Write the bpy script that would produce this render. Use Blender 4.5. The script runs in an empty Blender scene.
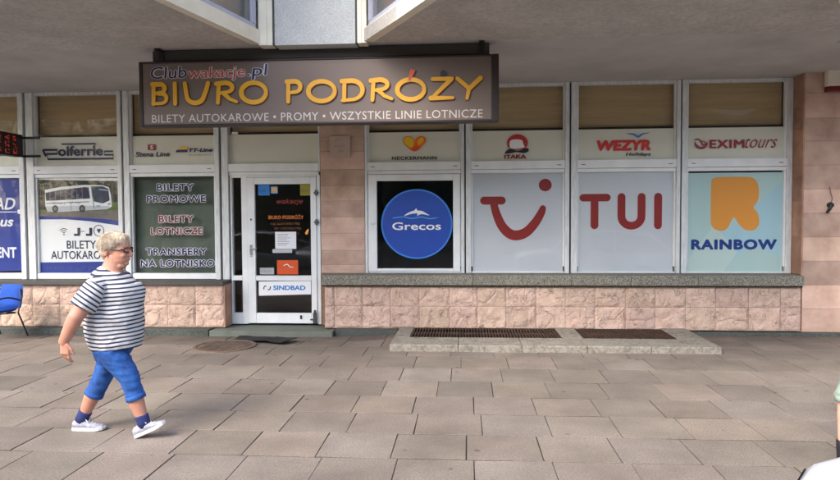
import bpy, bmesh, math, random
from mathutils import Vector, Matrix, noise
R = math.radians
S = bpy.context.scene
COL = S.collection
random.seed(7)

# ------------------------------------------------------------------ camera
cam_d = bpy.data.cameras.new('camera')
cam = bpy.data.objects.new('camera', cam_d)
COL.objects.link(cam)
cam_d.sensor_width = 36.0
cam_d.lens = 36.0 * 645.0 / 840.0
cam_d.clip_end = 500
YAW, PITCH, ROLL = R(4.067), R(2.118), R(-0.312)
fw = Vector((-math.sin(YAW) * math.cos(PITCH), math.cos(YAW) * math.cos(PITCH), -math.sin(PITCH)))
rt0 = Vector((math.cos(YAW), math.sin(YAW), 0))
up0 = rt0.cross(fw)
rt = math.cos(ROLL) * rt0 + math.sin(ROLL) * up0
up = math.cos(ROLL) * up0 - math.sin(ROLL) * rt0
m = Matrix((rt, up, -fw)).transposed().to_4x4()
m.translation = Vector((0, 0, 1.76))
cam.matrix_world = m
S.camera = cam

# ------------------------------------------------------------------ light
SUN_EL, SUN_AZ = R(42), R(-143)      # azimuth of the sun measured from +y towards +x (behind the camera, to the left)
w = bpy.data.worlds.new('World')
S.world = w
w.use_nodes = True
nt = w.node_tree
nt.nodes.clear()
sky = nt.nodes.new('ShaderNodeTexSky')
sky.sky_type = 'NISHITA'
sky.sun_disc = False
sky.sun_elevation = SUN_EL
sky.sun_rotation = SUN_AZ
sky.air_density = 1.0
sky.dust_density = 3.0
sky.ozone_density = 1.0
bg = nt.nodes.new('ShaderNodeBackground')
bg.inputs[1].default_value = 0.15
wo = nt.nodes.new('ShaderNodeOutputWorld')
nt.links.new(sky.outputs[0], bg.inputs[0])
nt.links.new(bg.outputs[0], wo.inputs[0])
sun_d = bpy.data.lights.new('sun', 'SUN')
sun_d.energy = 0.88
sun_d.angle = R(28)
sun_d.color = (1.0, 0.97, 0.93)
sun = bpy.data.objects.new('sun', sun_d)
COL.objects.link(sun)
sdir = Vector((math.sin(SUN_AZ) * math.cos(SUN_EL), math.cos(SUN_AZ) * math.cos(SUN_EL), math.sin(SUN_EL)))
sun.rotation_euler = sdir.to_track_quat('Z', 'Y').to_euler()
sun.location = (-8, -8, 14)
S.view_settings.view_transform = 'Standard'
S.view_settings.look = 'None'
S.view_settings.gamma = 1.0
S.view_settings.use_curve_mapping = False
S.view_settings.exposure = 1.75

# ------------------------------------------------------------------ materials
MATS = {}


def srgb(r, g, b):
    f = lambda c: (c / 12.92 if c <= 0.04045 else ((c + 0.055) / 1.055) ** 2.4)
    return (f(r / 255), f(g / 255), f(b / 255), 1)


def mat(name, col, rough=0.6, var=0.0, scale=6.0, col2=None, bump=0.0, bscale=60.0, metal=0.0, spec=0.5,
        tint=False, speck=None, sscale=200.0, samt=0.5, stretch=None, emit=None):
    if name in MATS:
        return MATS[name]
    ma = bpy.data.materials.new(name)
    ma.use_nodes = True
    n = ma.node_tree
    L = n.links
    b = n.nodes['Principled BSDF']
    if len(col) == 3:
        col = (*col, 1)
    b.inputs['Roughness'].default_value = rough
    b.inputs['Metallic'].default_value = metal
    b.inputs['Specular IOR Level'].default_value = spec
    tc = n.nodes.new('ShaderNodeTexCoord')
    src = tc.outputs['Object']
    if stretch:
        mp = n.nodes.new('ShaderNodeMapping')
        mp.inputs['Scale'].default_value = stretch
        L.new(src, mp.inputs[0])
        src = mp.outputs[0]
    rgb = n.nodes.new('ShaderNodeRGB')
    rgb.outputs[0].default_value = col
    cur = rgb.outputs[0]
    if var > 0:
        nz = n.nodes.new('ShaderNodeTexNoise')
        nz.inputs['Scale'].default_value = scale
        nz.inputs['Detail'].default_value = 6
        nz.inputs['Roughness'].default_value = 0.6
        L.new(src, nz.inputs['Vector'])
        rp = n.nodes.new('ShaderNodeValToRGB')
        rp.color_ramp.elements[0].position = 0.3
        rp.color_ramp.elements[1].position = 0.7
        c2 = col2 if col2 else tuple(c * (1 - var) for c in col[:3])
        rp.color_ramp.elements[0].color = (*c2[:3], 1)
        rp.color_ramp.elements[1].color = tuple(min(1, c * (1 + var * 0.5)) for c in col[:3]) + (1,)
        L.new(nz.outputs['Fac'], rp.inputs[0])
        cur = rp.outputs[0]
    if speck:
        nz2 = n.nodes.new('ShaderNodeTexNoise')
        nz2.inputs['Scale'].default_value = sscale
        nz2.inputs['Detail'].default_value = 2
        L.new(tc.outputs['Object'], nz2.inputs['Vector'])
        rp2 = n.nodes.new('ShaderNodeValToRGB')
        rp2.color_ramp.elements[0].position = 0.44
        rp2.color_ramp.elements[1].position = 0.58
        L.new(nz2.outputs['Fac'], rp2.inputs[0])
        mx = n.nodes.new('ShaderNodeMix')
        mx.data_type = 'RGBA'
        ml = n.nodes.new('ShaderNodeMath')
        ml.operation = 'MULTIPLY'
        ml.inputs[1].default_value = samt
        L.new(rp2.outputs[0], ml.inputs[0])
        L.new(ml.outputs[0], mx.inputs[0])
        L.new(cur, mx.inputs[6])
        mx.inputs[7].default_value = (*speck[:3], 1)
        cur = mx.outputs[2]
    if tint:
        at = n.nodes.new('ShaderNodeAttribute')
        at.attribute_name = 'tint'
        mx = n.nodes.new('ShaderNodeMix')
        mx.data_type = 'RGBA'
        mx.blend_type = 'MULTIPLY'
        mx.inputs[0].default_value = 1
        L.new(cur, mx.inputs[6])
        L.new(at.outputs['Color'], mx.inputs[7])
        cur = mx.outputs[2]
    L.new(cur, b.inputs['Base Color'])
    if bump > 0:
        nz3 = n.nodes.new('ShaderNodeTexNoise')
        nz3.inputs['Scale'].default_value = bscale
        nz3.inputs['Detail'].default_value = 5
        L.new(src, nz3.inputs['Vector'])
        bp = n.nodes.new('ShaderNodeBump')
        bp.inputs['Strength'].default_value = 1.0
        bp.inputs['Distance'].default_value = bump
        L.new(nz3.outputs['Fac'], bp.inputs['Height'])
        L.new(bp.outputs[0], b.inputs['Normal'])
    if emit:
        b.inputs['Emission Color'].default_value = (*col[:3], 1)
        b.inputs['Emission Strength'].default_value = emit
    MATS[name] = ma
    return ma


def glass_mat(name, amount, tintc=(0.99, 0.995, 0.99), fres=1.5):
    ma = bpy.data.materials.new(name)
    ma.use_nodes = True
    n = ma.node_tree
    L = n.links
    n.nodes.clear()
    out = n.nodes.new('ShaderNodeOutputMaterial')
    tr = n.nodes.new('ShaderNodeBsdfTransparent')
    tr.inputs[0].default_value = (*tintc, 1)
    gl = n.nodes.new('ShaderNodeBsdfGlossy')
    gl.inputs['Roughness'].default_value = 0.02
    fr = n.nodes.new('ShaderNodeFresnel')
    fr.inputs[0].default_value = fres
    mul = n.nodes.new('ShaderNodeMath')
    mul.operation = 'MULTIPLY'
    mul.inputs[1].default_value = amount
    mul.use_clamp = True
    L.new(fr.outputs[0], mul.inputs[0])
    tc = n.nodes.new('ShaderNodeTexCoord')
    nz = n.nodes.new('ShaderNodeTexNoise')
    nz.inputs['Scale'].default_value = 1.3
    nz.inputs['Detail'].default_value = 1
    L.new(tc.outputs['Object'], nz.inputs['Vector'])
    bp = n.nodes.new('ShaderNodeBump')
    bp.inputs['Strength'].default_value = 0.6
    bp.inputs['Distance'].default_value = 0.01
    L.new(nz.outputs['Fac'], bp.inputs['Height'])
    L.new(bp.outputs[0], gl.inputs['Normal'])
    mx = n.nodes.new('ShaderNodeMixShader')
    L.new(mul.outputs[0], mx.inputs[0])
    L.new(tr.outputs[0], mx.inputs[1])
    L.new(gl.outputs[0], mx.inputs[2])
    L.new(mx.outputs[0], out.inputs[0])
    return ma


GLASS = glass_mat('window_glass', 0.75)
GLASST = glass_mat('low_mirror_top_glass', 0.14)  # mirror share turned down so the upper panes carry few sky streaks
GLASSL = glass_mat('poster_glass', 0.35)
ALU = mat('aluminium', srgb(222, 226, 226), 0.4, var=0.22, scale=5, metal=0.05, stretch=(6, 6, 1))
ALUW = mat('white_frame', srgb(234, 237, 238), 0.4, var=0.08, scale=4)
ALUD = mat('dark_gasket', srgb(62, 64, 66), 0.6)
BLK = mat('black_steel', srgb(28, 27, 27), 0.5)
SOF = mat('soffit_plaster', srgb(190, 187, 183), 0.9, var=0.2, scale=1.6, bump=0.006, bscale=40, speck=srgb(128, 122, 114), sscale=24, samt=0.25)
SOF2 = mat('soffit_band', srgb(184, 181, 179), 0.9, var=0.18, scale=1.4, bump=0.003, bscale=30)
PEB = mat('pebbledash', srgb(212, 216, 216), 0.95, var=0.12, scale=2, bump=0.006, bscale=170, speck=srgb(128, 132, 136), sscale=150, samt=0.55)
STONE = mat('split_stone', srgb(204, 174, 156), 0.85, var=0.2, scale=6, col2=srgb(176, 146, 128), bump=0.008, bscale=34, tint=True, speck=srgb(214, 200, 186), sscale=60, samt=0.4)
def cracks(ma, scale=6.0, width=0.012, dark=0.66):
    n = ma.node_tree
    L = n.links
    b = n.nodes['Principled BSDF']
    cur = b.inputs['Base Color'].links[0].from_socket
    tc = n.nodes.new('ShaderNodeTexCoord')
    nz = n.nodes.new('ShaderNodeTexNoise')
    nz.inputs['Scale'].default_value = scale
    nz.inputs['Detail'].default_value = 4
    nz.inputs['Distortion'].default_value = 0.8
    L.new(tc.outputs['Object'], nz.inputs['Vector'])
    sb_ = n.nodes.new('ShaderNodeMath')
    sb_.operation = 'SUBTRACT'
    sb_.inputs[1].default_value = 0.54
    ab_ = n.nodes.new('ShaderNodeMath')
    ab_.operation = 'ABSOLUTE'
    mr_ = n.nodes.new('ShaderNodeMapRange')
    mr_.inputs['From Min'].default_value = 0.0
    mr_.inputs['From Max'].default_value = width
    mr_.inputs['To Min'].default_value = dark
    mr_.inputs['To Max'].default_value = 1.0
    L.new(nz.outputs['Fac'], sb_.inputs[0])
    L.new(sb_.outputs[0], ab_.inputs[0])
    L.new(ab_.outputs[0], mr_.inputs['Value'])
    mx = n.nodes.new('ShaderNodeMix')
    mx.data_type = 'RGBA'
    mx.blend_type = 'MULTIPLY'
    mx.inputs[0].default_value = 1
    L.new(cur, mx.inputs[6])
    L.new(mr_.outputs[0], mx.inputs[7])
    L.new(mx.outputs[2], b.inputs['Base Color'])
    bn = [q for q in n.nodes if q.type == 'BUMP']
    if bn:
        bp = n.nodes.new('ShaderNodeBump')
        bp.inputs['Distance'].default_value = 0.012
        L.new(mr_.outputs[0], bp.inputs['Height'])
        L.new(bn[0].outputs[0], bp.inputs['Normal'])
        L.new(bp.outputs[0], b.inputs['Normal'])


cracks(STONE, 5.0, 0.010, 0.62)
PIER = mat('sandstone', srgb(208, 180, 163), 0.8, var=0.2, scale=3.0, col2=srgb(180, 148, 132), bump=0.0012, bscale=60, tint=True)
PIERD = mat('sandstone_brown', srgb(186, 146, 124), 0.85, var=0.25, scale=3.0, col2=srgb(146, 110, 92), bump=0.0012, bscale=60, tint=True)  # browner, darker stone than the pier fronts, used on the reveals
MORT = mat('mortar', srgb(150, 118, 98), 0.95, var=0.3, scale=20)
GRAN = mat('granite_sill', srgb(150, 146, 132), 0.7, var=0.15, scale=4, speck=srgb(58, 58, 54), sscale=75, samt=0.8, bump=0.002, bscale=90)
GRAND = mat('dark_terrazzo', srgb(84, 90, 84), 0.75, var=0.25, scale=4, speck=srgb(40, 44, 42), sscale=70, samt=0.7)
CONC = mat('pale_concrete', srgb(134, 128, 117), 0.9, var=0.3, scale=7, col2=srgb(102, 96, 87), speck=srgb(168, 163, 152), sscale=30, samt=0.4, bump=0.003, bscale=50)
STEP = mat('green_concrete', srgb(108, 113, 103), 0.85, var=0.2, scale=6, bump=0.002)
FILM = mat('milky_film', srgb(230, 228, 214), 0.5, var=0.05, scale=1.5)
FILMG = mat('grey_film', srgb(230, 233, 238), 0.35, var=0.05, scale=1.2)
BRN = mat('brown_blind', srgb(188, 164, 126), 0.8, var=0.15, scale=3, stretch=(0.4, 1, 6))
ROOM = mat('dark_room', srgb(104, 99, 92), 0.9, var=0.2, scale=2)
BOARD = mat('green_board', srgb(128, 140, 124), 0.7, var=0.2, scale=1.4, col2=srgb(96, 104, 94))
WHITE = mat('white_print', srgb(240, 242, 244), 0.4)
PAPER = mat('paper', srgb(236, 238, 244), 0.7)
NAVY = mat('navy_print', srgb(24, 30, 92), 0.4)
NAVY2 = mat('dark_navy_print', srgb(30, 34, 70), 0.4)
BLUEP = mat('blue_poster', srgb(34, 58, 150), 0.4, var=0.1, scale=1)
CYANB = mat('bright_blue', srgb(30, 120, 200), 0.4)
REDT = mat('red_print', srgb(168, 38, 30), 0.45)
DRED = mat('dark_red_print', srgb(150, 30, 48), 0.45)
MRED = mat('maroon_print', srgb(128, 38, 40), 0.45)
ORG = mat('orange_print', srgb(255, 176, 72), 0.5)
ORGD = mat('orange_card', srgb(214, 84, 28), 0.5)
YEL = mat('yellow_print', srgb(240, 196, 40), 0.45)
TEAL = mat('teal_print', srgb(30, 130, 140), 0.45)
GREYT = mat('grey_print', srgb(120, 122, 124), 0.5)
BLKT = mat('black_print', srgb(40, 42, 44), 0.5)
SIGNP = mat('sign_panel', srgb(116, 101, 93), 0.5, var=0.06, scale=1.2)
SIGNY = mat('sign_yellow', srgb(224, 164, 34), 0.45, var=0.06, scale=4)
SIGNE = mat('sign_edge', srgb(104, 62, 36), 0.5)
SIGNW = mat('sign_pale', srgb(206, 200, 192), 0.5)

# ------------------------------------------------------------------ object helpers
ORG_LOC = {}


def link(o):
    COL.objects.link(o)
    return o


def tag(o, label=None, cat=None, group=None, kind=None):
    if label:
        o['label'] = label
    if cat:
        o['category'] = cat
    if group:
        o['group'] = group
    if kind:
        o['kind'] = kind
    return o


def thing(name, label, cat, loc=(0, 0, 0), rz=0.0, group=None, local=False):
    o = link(bpy.data.objects.new(name, None))
    o.location = loc
    o.rotation_euler = (0, 0, rz)
    o.empty_display_size = 0.1
    tag(o, label, cat, group)
    ORG_LOC[o.name] = Vector((0, 0, 0)) if local else Vector(loc)
    return o


class MB:
    """collects shapes for one mesh"""

    def __init__(self):
        self.v, self.f, self.t = [], [], []

    def add(self, vs, fs, tint=None):
        k = len(self.v)
        self.v += [tuple(v) for v in vs]
        self.f += [tuple(i + k for i in f) for f in fs]
        self.t += [tint if tint else (1, 1, 1)] * len(vs)
        return self

    def box(self, x0, x1, y0, y1, z0, z1, tint=None):
        return self.add([(x0, y0, z0), (x1, y0, z0), (x1, y1, z0), (x0, y1, z0), (x0, y0, z1), (x1, y0, z1), (x1, y1, z1), (x0, y1, z1)],
                        [(0, 3, 2, 1), (4, 5, 6, 7), (0, 1, 5, 4), (1, 2, 6, 5), (2, 3, 7, 6), (3, 0, 4, 7)], tint)

    def prism(self, pts, z0, z1):
        """vertical prism over a plan polygon (ccw)"""
        n = len(pts)
        vs = [(x, y, z0) for x, y in pts] + [(x, y, z1) for x, y in pts]
        fs = [tuple(range(n - 1, -1, -1)), tuple(range(n, 2 * n))] + [(i, (i + 1) % n, n + (i + 1) % n, n + i) for i in range(n)]
        return self.add(vs, fs)

    def plate(self, pts, y, th=0.002):
        """flat plate in the wall plane from an xz outline, front at y facing -y"""
        a = sum(pts[i][0] * pts[(i + 1) % len(pts)][1] - pts[(i + 1) % len(pts)][0] * pts[i][1] for i in range(len(pts)))
        if a < 0:
            pts = pts[::-1]
        n = len(pts)
        vs = [(x, y, z) for x, z in pts] + [(x, y + th, z) for x, z in pts]
        fs = [tuple(range(n)), tuple(range(2 * n - 1, n - 1, -1))] + [(i, n + i, n + (i + 1) % n, (i + 1) % n) for i in range(n)]
        return self.add(vs, fs)

    def rect(self, x0, x1, z0, z1, y, th=0.002):
        return self.plate([(x0, z0), (x1, z0), (x1, z1), (x0, z1)], y, th)

    def disc(self, x, z, rx, rz, y, th=0.002, n=28, a0=0, a1=360):
        pts = [(x + rx * math.cos(R(a0 + (a1 - a0) * i / (n - (a1 - a0 < 360)))), z + rz * math.sin(R(a0 + (a1 - a0) * i / (n - (a1 - a0 < 360))))) for i in range(n)]
        return self.plate(pts, y, th)

    def tube(self, pts, rad, n=8, closed=False):
        pts = [Vector(p) for p in pts]
        rads = rad if isinstance(rad, (list, tuple)) else [rad] * len(pts)
        vs, fs = [], []
        prev = None
        for i, p in enumerate(pts):
            a = pts[i - 1] if (i > 0 or closed) else p
            b = pts[(i + 1) % len(pts)] if (i < len(pts) - 1 or closed) else p
            t = (b - a).normalized()
            if prev is None:
                h = Vector((0, 0, 1)) if abs(t.z) < 0.9 else Vector((1, 0, 0))
                u = t.cross(h).normalized()
            else:
                u = (prev - t * prev.dot(t)).normalized()
            prev = u
            v = t.cross(u)
            for k in range(n):
                an = 2 * math.pi * k / n
                vs.append(p + (u * math.cos(an) + v * math.sin(an)) * rads[i])
        m_ = len(pts)
        for i in range(m_ if closed else m_ - 1):
            j = (i + 1) % m_
            for k in range(n):
                fs.append((i * n + k, i * n + (k + 1) % n, j * n + (k + 1) % n, j * n + k))
        if not closed:
            fs.append(tuple(range(n - 1, -1, -1)))
            fs.append(tuple(range((m_ - 1) * n, m_ * n)))
        return self.add(vs, fs)

    def stroke(self, pts, wd, y, dep=0.012, round_=True):
        """flat brush stroke along an xz path; wd one width or one per point"""
        P = [Vector((p[0], p[1])) for p in pts]
        W = wd if isinstance(wd, (list, tuple)) else [wd] * len(P)
        lft, rgt = [], []
        for i, p in enumerate(P):
            a = P[max(0, i - 1)]
            b = P[min(len(P) - 1, i + 1)]
            t = (b - a).normalized()
            nn = Vector((-t.y, t.x))
            lft.append(p + nn * W[i] / 2)
            rgt.append(p - nn * W[i] / 2)
        n = len(P)
        k0 = [((x, y, z)) for x, z in lft] + [((x, y, z)) for x, z in rgt] + [((x, y + dep, z)) for x, z in lft] + [((x, y + dep, z)) for x, z in rgt]
        fs = []
        for i in range(n - 1):
            fs += [(i, n + i, n + i + 1, i + 1), (2 * n + i, i, i + 1, 2 * n + i + 1), (n + i, 3 * n + i, 3 * n + i + 1, n + i + 1)]
        fs += [(0, 2 * n, 3 * n, n), (n - 1, 2 * n - 1, 4 * n - 1, 3 * n - 1)]
        self.add(k0, fs)
        if round_:
            for q, ww in ((P[0], W[0]), (P[-1], W[-1])):
                self.disc(q.x, q.y, ww / 2, ww / 2, y + 0.0004, max(dep - 0.002, 0.0006), n=18)
        return self

    def grid(self, nx, nz, fn, tint=None):
        vs = [fn(i / nx, j / nz) for j in range(nz + 1) for i in range(nx + 1)]
        fs = [(j * (nx + 1) + i, j * (nx + 1) + i + 1, (j + 1) * (nx + 1) + i + 1, (j + 1) * (nx + 1) + i) for j in range(nz) for i in range(nx)]
        return self.add(vs, fs, tint)

    def build(self, name, ma, parent=None, bevel=0.0, smooth=False):
        off = ORG_LOC[parent.name] if parent else Vector((0, 0, 0))
        me = bpy.data.meshes.new(name)
        me.from_pydata([tuple(Vector(v) - off) for v in self.v], [], self.f)
        if any(t != (1, 1, 1) for t in self.t):
            ca = me.color_attributes.new('tint', 'FLOAT_COLOR', 'POINT')
            for i, t in enumerate(self.t):
                ca.data[i].color = (*t, 1)
        else:
            ca = me.color_attributes.new('tint', 'FLOAT_COLOR', 'POINT')
            for i in range(len(self.v)):
                ca.data[i].color = (1, 1, 1, 1)
        me.materials.append(ma)
        if smooth:
            me.polygons.foreach_set('use_smooth', [True] * len(me.polygons))
        o = link(bpy.data.objects.new(name, me))
        if parent:
            o.parent = parent
            ORG_LOC[o.name] = off
        if bevel:
            bv = o.modifiers.new('bevel', 'BEVEL')
            bv.width = bevel
            bv.segments = 2
            bv.limit_method = 'ANGLE'
        return o


def text_mesh(body, bold=0.0, shear=0.0, spacing=1.0, extr=0.0):
    cu = bpy.data.curves.new('txt', 'FONT')
    cu.body = body
    cu.size = 1.0
    cu.offset = bold
    cu.shear = shear
    cu.space_character = spacing
    cu.resolution_u = 3
    cu.fill_mode = 'FRONT'
    o = link(bpy.data.objects.new('txt', cu))
    dg = bpy.context.evaluated_depsgraph_get()
    me = bpy.data.meshes.new_from_object(o.evaluated_get(dg))
    bpy.data.objects.remove(o)
    bpy.data.curves.remove(cu)
    return me


def text(body, x0, x1, z0, z1, y, ma, parent, name='lettering', bold=0.0, shear=0.0, spacing=1.0, ref=None, mb=None, slope=0.0):
    """lettering fitted into the rectangle x0..x1, z0..z1 of the wall plane, facing -y"""
    # weight by close-set copies of each glyph (an outline offset tears the M and W)
    me = text_mesh(body, min(bold, 0.0), shear, spacing)
    sh_ = [(0.0, 0.0)]
    if bold > 0:
        sh_ += [(bold * math.cos(R(a)), bold * math.sin(R(a))) for a in range(0, 360, 45)]
    P_ = [(v.co.x + dx, v.co.y + dy, i * 0.00006) for i, (dx, dy) in enumerate(sh_) for v in me.vertices]
    xs = [p[0] for p in P_]
    ys = [p[1] for p in P_]
    if not xs:
        return None
    ax, bx_, ay, by = min(xs), max(xs), min(ys), max(ys)
    vs = []
    for px_, py_, dy_ in P_:
        u = (px_ - ax) / (bx_ - ax)
        q = (py_ - ay) / (by - ay)
        vs.append((x0 + u * (x1 - x0), y + dy_, z0 + q * (z1 - z0) + slope * (u - 0.5)))
    nv_ = len(me.vertices)
    fs = [tuple(k_ + i * nv_ for k_ in p.vertices) for i in range(len(sh_)) for p in me.polygons]
    bpy.data.meshes.remove(me)
    own = mb is None
    mb = mb or MB()
    mb.add(vs, fs)
    if own:
        return mb.build(name, ma, parent)


def scrawl(x0, x1, z0, z1, y, ma, parent, seed):
    """a line of print too small to read: letter-sized ticks in words"""
    r = random.Random(seed)
    mb = MB()
    h = z1 - z0
    x = x0
    while x < x1 - h * 0.3:
        for _ in range(r.randint(3, 8)):
            if x > x1 - h * 0.3:
                break
            w_ = h * r.uniform(0.25, 0.45)
            zt = z0 + h * r.choice((0.7, 0.7, 1.0))
            mb.rect(x, x + w_ * 0.35, z0, zt, y, 0.0004)
            if r.random() < 0.6:
                zz = r.choice((z0, zt - h * 0.2))
                mb.rect(x + w_ * 0.36, x + w_, zz, zz + h * 0.2, y, 0.0004)
            x += w_ + h * 0.16
        x += h * 0.5
    return mb.build('fine_print', ma, parent)


def outlined(body, x0, x1, z0, z1, y, ma, ma2, parent, bold=0.02, out=0.05, **k):
    h = (z1 - z0)
    e = 0.006
    text(body, x0 - e, x1 + e, z0 - e, z1 + e, y + 0.001, ma2, parent, name='letter_outline', bold=out, **k)
    return text(body, x0, x1, z0, z1, y, ma, parent, bold=bold, **k)


def catmull(pts, n=6, closed=True):
    out = []
    N = len(pts)
    rng = range(N) if closed else range(N - 1)
    for i in rng:
        g = (lambda k: pts[k % N]) if closed else (lambda k: pts[max(0, min(N - 1, k))])
        p0, p1, p2, p3 = g(i - 1), g(i), g(i + 1), g(i + 2)
        for j in range(n):
            t = j / n
            out.append(tuple(0.5 * ((2 * b) + (-a + c) * t + (2 * a - 5 * b + 4 * c - d) * t * t + (-a + 3 * b - 3 * c + d) * t ** 3)
                             for a, b, c, d in zip(p0, p1, p2, p3)))
    if not closed:
        out.append(tuple(pts[-1]))
    return out


# ------------------------------------------------------------------ ground
rnd = random.Random(3)
JOINT = mat('joint_soil', srgb(66, 58, 50), 0.95, var=0.3, scale=15)
MB().box(-60, 60, -60, 3.2, -0.4, -0.13).build('road', mat('asphalt', (0.06, 0.06, 0.062), 0.9, var=0.3, scale=3, bump=0.004, bscale=120)).update_tag()
bpy.data.objects['road']['kind'] = 'structure'
kb = MB()
for i in range(-16, 17):
    kb.box(i * 1.0 + 0.004, i * 1.0 + 0.996, 3.2, 3.35, -0.3, 0.0)
tag(kb.build('kerb', CONC, bevel=0.015), kind='structure')


def dip(x, y):
    sm_ = lambda a, b_, v: (lambda t: t * t * (3 - 2 * t))(max(0.0, min(1.0, (v - a) / (b_ - a))))
    return -0.055 * sm_(8.6, 9.45, y) * (1 - sm_(-1.7, -0.9, x))


gxs = [-60] + [-16 + 0.5 * i for i in range(63)] + [60]
gys = [3.35, 5, 7, 8.4, 8.6, 8.8, 9.0, 9.2, 9.4, 9.6, 9.8, 40]
gm = MB()
gm.add([(x, y, -0.011 + dip(x, y)) for y in gys for x in gxs],
       [(j * len(gxs) + i, j * len(gxs) + i + 1, (j + 1) * len(gxs) + i + 1, (j + 1) * len(gxs) + i) for j in range(len(gys) - 1) for i in range(len(gxs) - 1)])
tag(gm.build('ground', JOINT), kind='structure')



def paving_mat():
    ma = mat('paving_slab', srgb(138, 127, 117), 0.85, var=0.2, scale=1.7, col2=srgb(117, 107, 98), tint=True,
             speck=srgb(84, 77, 70), sscale=75, samt=0.42, bump=0.0022, bscale=130)
    n = ma.node_tree
    b = n.nodes['Principled BSDF']
    lk = b.inputs['Base Color'].links[0].from_socket
    tc = n.nodes.new('ShaderNodeTexCoord')
    # dark stains and trodden gum
    vo = n.nodes.new('ShaderNodeTexVoronoi')
    vo.inputs['Scale'].default_value = 3.1
    nzd = n.nodes.new('ShaderNodeTexNoise')
    nzd.inputs['Scale'].default_value = 14
    ad = n.nodes.new('ShaderNodeMixRGB')
    ad.blend_type = 'ADD'
    ad.inputs[0].default_value = 0.05
    n.links.new(tc.outputs['Object'], ad.inputs[1])
    n.links.new(tc.outputs['Object'], nzd.inputs['Vector'])
    n.links.new(nzd.outputs['Color'], ad.inputs[2])
    n.links.new(ad.outputs[0], vo.inputs['Vector'])
    rp = n.nodes.new('ShaderNodeValToRGB')
    rp.color_ramp.elements[0].position = 0.04
    rp.color_ramp.elements[0].color = (0.45, 0.43, 0.41, 1)
    rp.color_ramp.elements[1].position = 0.09
    rp.color_ramp.elements[1].color = (1, 1, 1, 1)
    n.links.new(vo.outputs['Distance'], rp.inputs[0])
    nz = n.nodes.new('ShaderNodeTexNoise')
    nz.inputs['Scale'].default_value = 0.55
    nz.inputs['Detail'].default_value = 7
    nz.inputs['Roughness'].default_value = 0.65
    n.links.new(tc.outputs['Object'], nz.inputs['Vector'])
    rq = n.nodes.new('ShaderNodeValToRGB')
    rq.color_ramp.elements[0].position = 0.36
    rq.color_ramp.elements[0].color = (0.87, 0.865, 0.855, 1)
    rq.color_ramp.elements[1].position = 0.56
    rq.color_ramp.elements[1].color = (1, 1, 1, 1)
    n.links.new(nz.outputs['Fac'], rq.inputs[0])
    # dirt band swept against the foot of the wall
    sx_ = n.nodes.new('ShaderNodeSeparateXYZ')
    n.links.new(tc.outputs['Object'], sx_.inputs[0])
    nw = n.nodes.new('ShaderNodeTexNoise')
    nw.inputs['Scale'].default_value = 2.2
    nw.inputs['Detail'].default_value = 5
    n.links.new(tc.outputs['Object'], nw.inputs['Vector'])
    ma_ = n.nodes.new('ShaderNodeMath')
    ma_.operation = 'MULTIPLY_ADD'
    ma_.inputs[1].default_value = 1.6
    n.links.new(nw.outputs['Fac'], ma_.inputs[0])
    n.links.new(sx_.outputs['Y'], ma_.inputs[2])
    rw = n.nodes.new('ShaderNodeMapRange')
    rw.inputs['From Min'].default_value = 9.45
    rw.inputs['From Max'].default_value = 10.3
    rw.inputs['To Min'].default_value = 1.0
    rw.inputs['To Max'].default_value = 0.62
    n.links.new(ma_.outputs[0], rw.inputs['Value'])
    cur = lk
    for s in (rp, rq, rw):
        mx = n.nodes.new('ShaderNodeMix')
        mx.data_type = 'RGBA'
        mx.blend_type = 'MULTIPLY'
        mx.inputs[0].default_value = 1
        n.links.new(cur, mx.inputs[6])
        n.links.new(s.outputs[0], mx.inputs[7])
        cur = mx.outputs[2]
    n.links.new(cur, b.inputs['Base Color'])
    return ma


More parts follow.
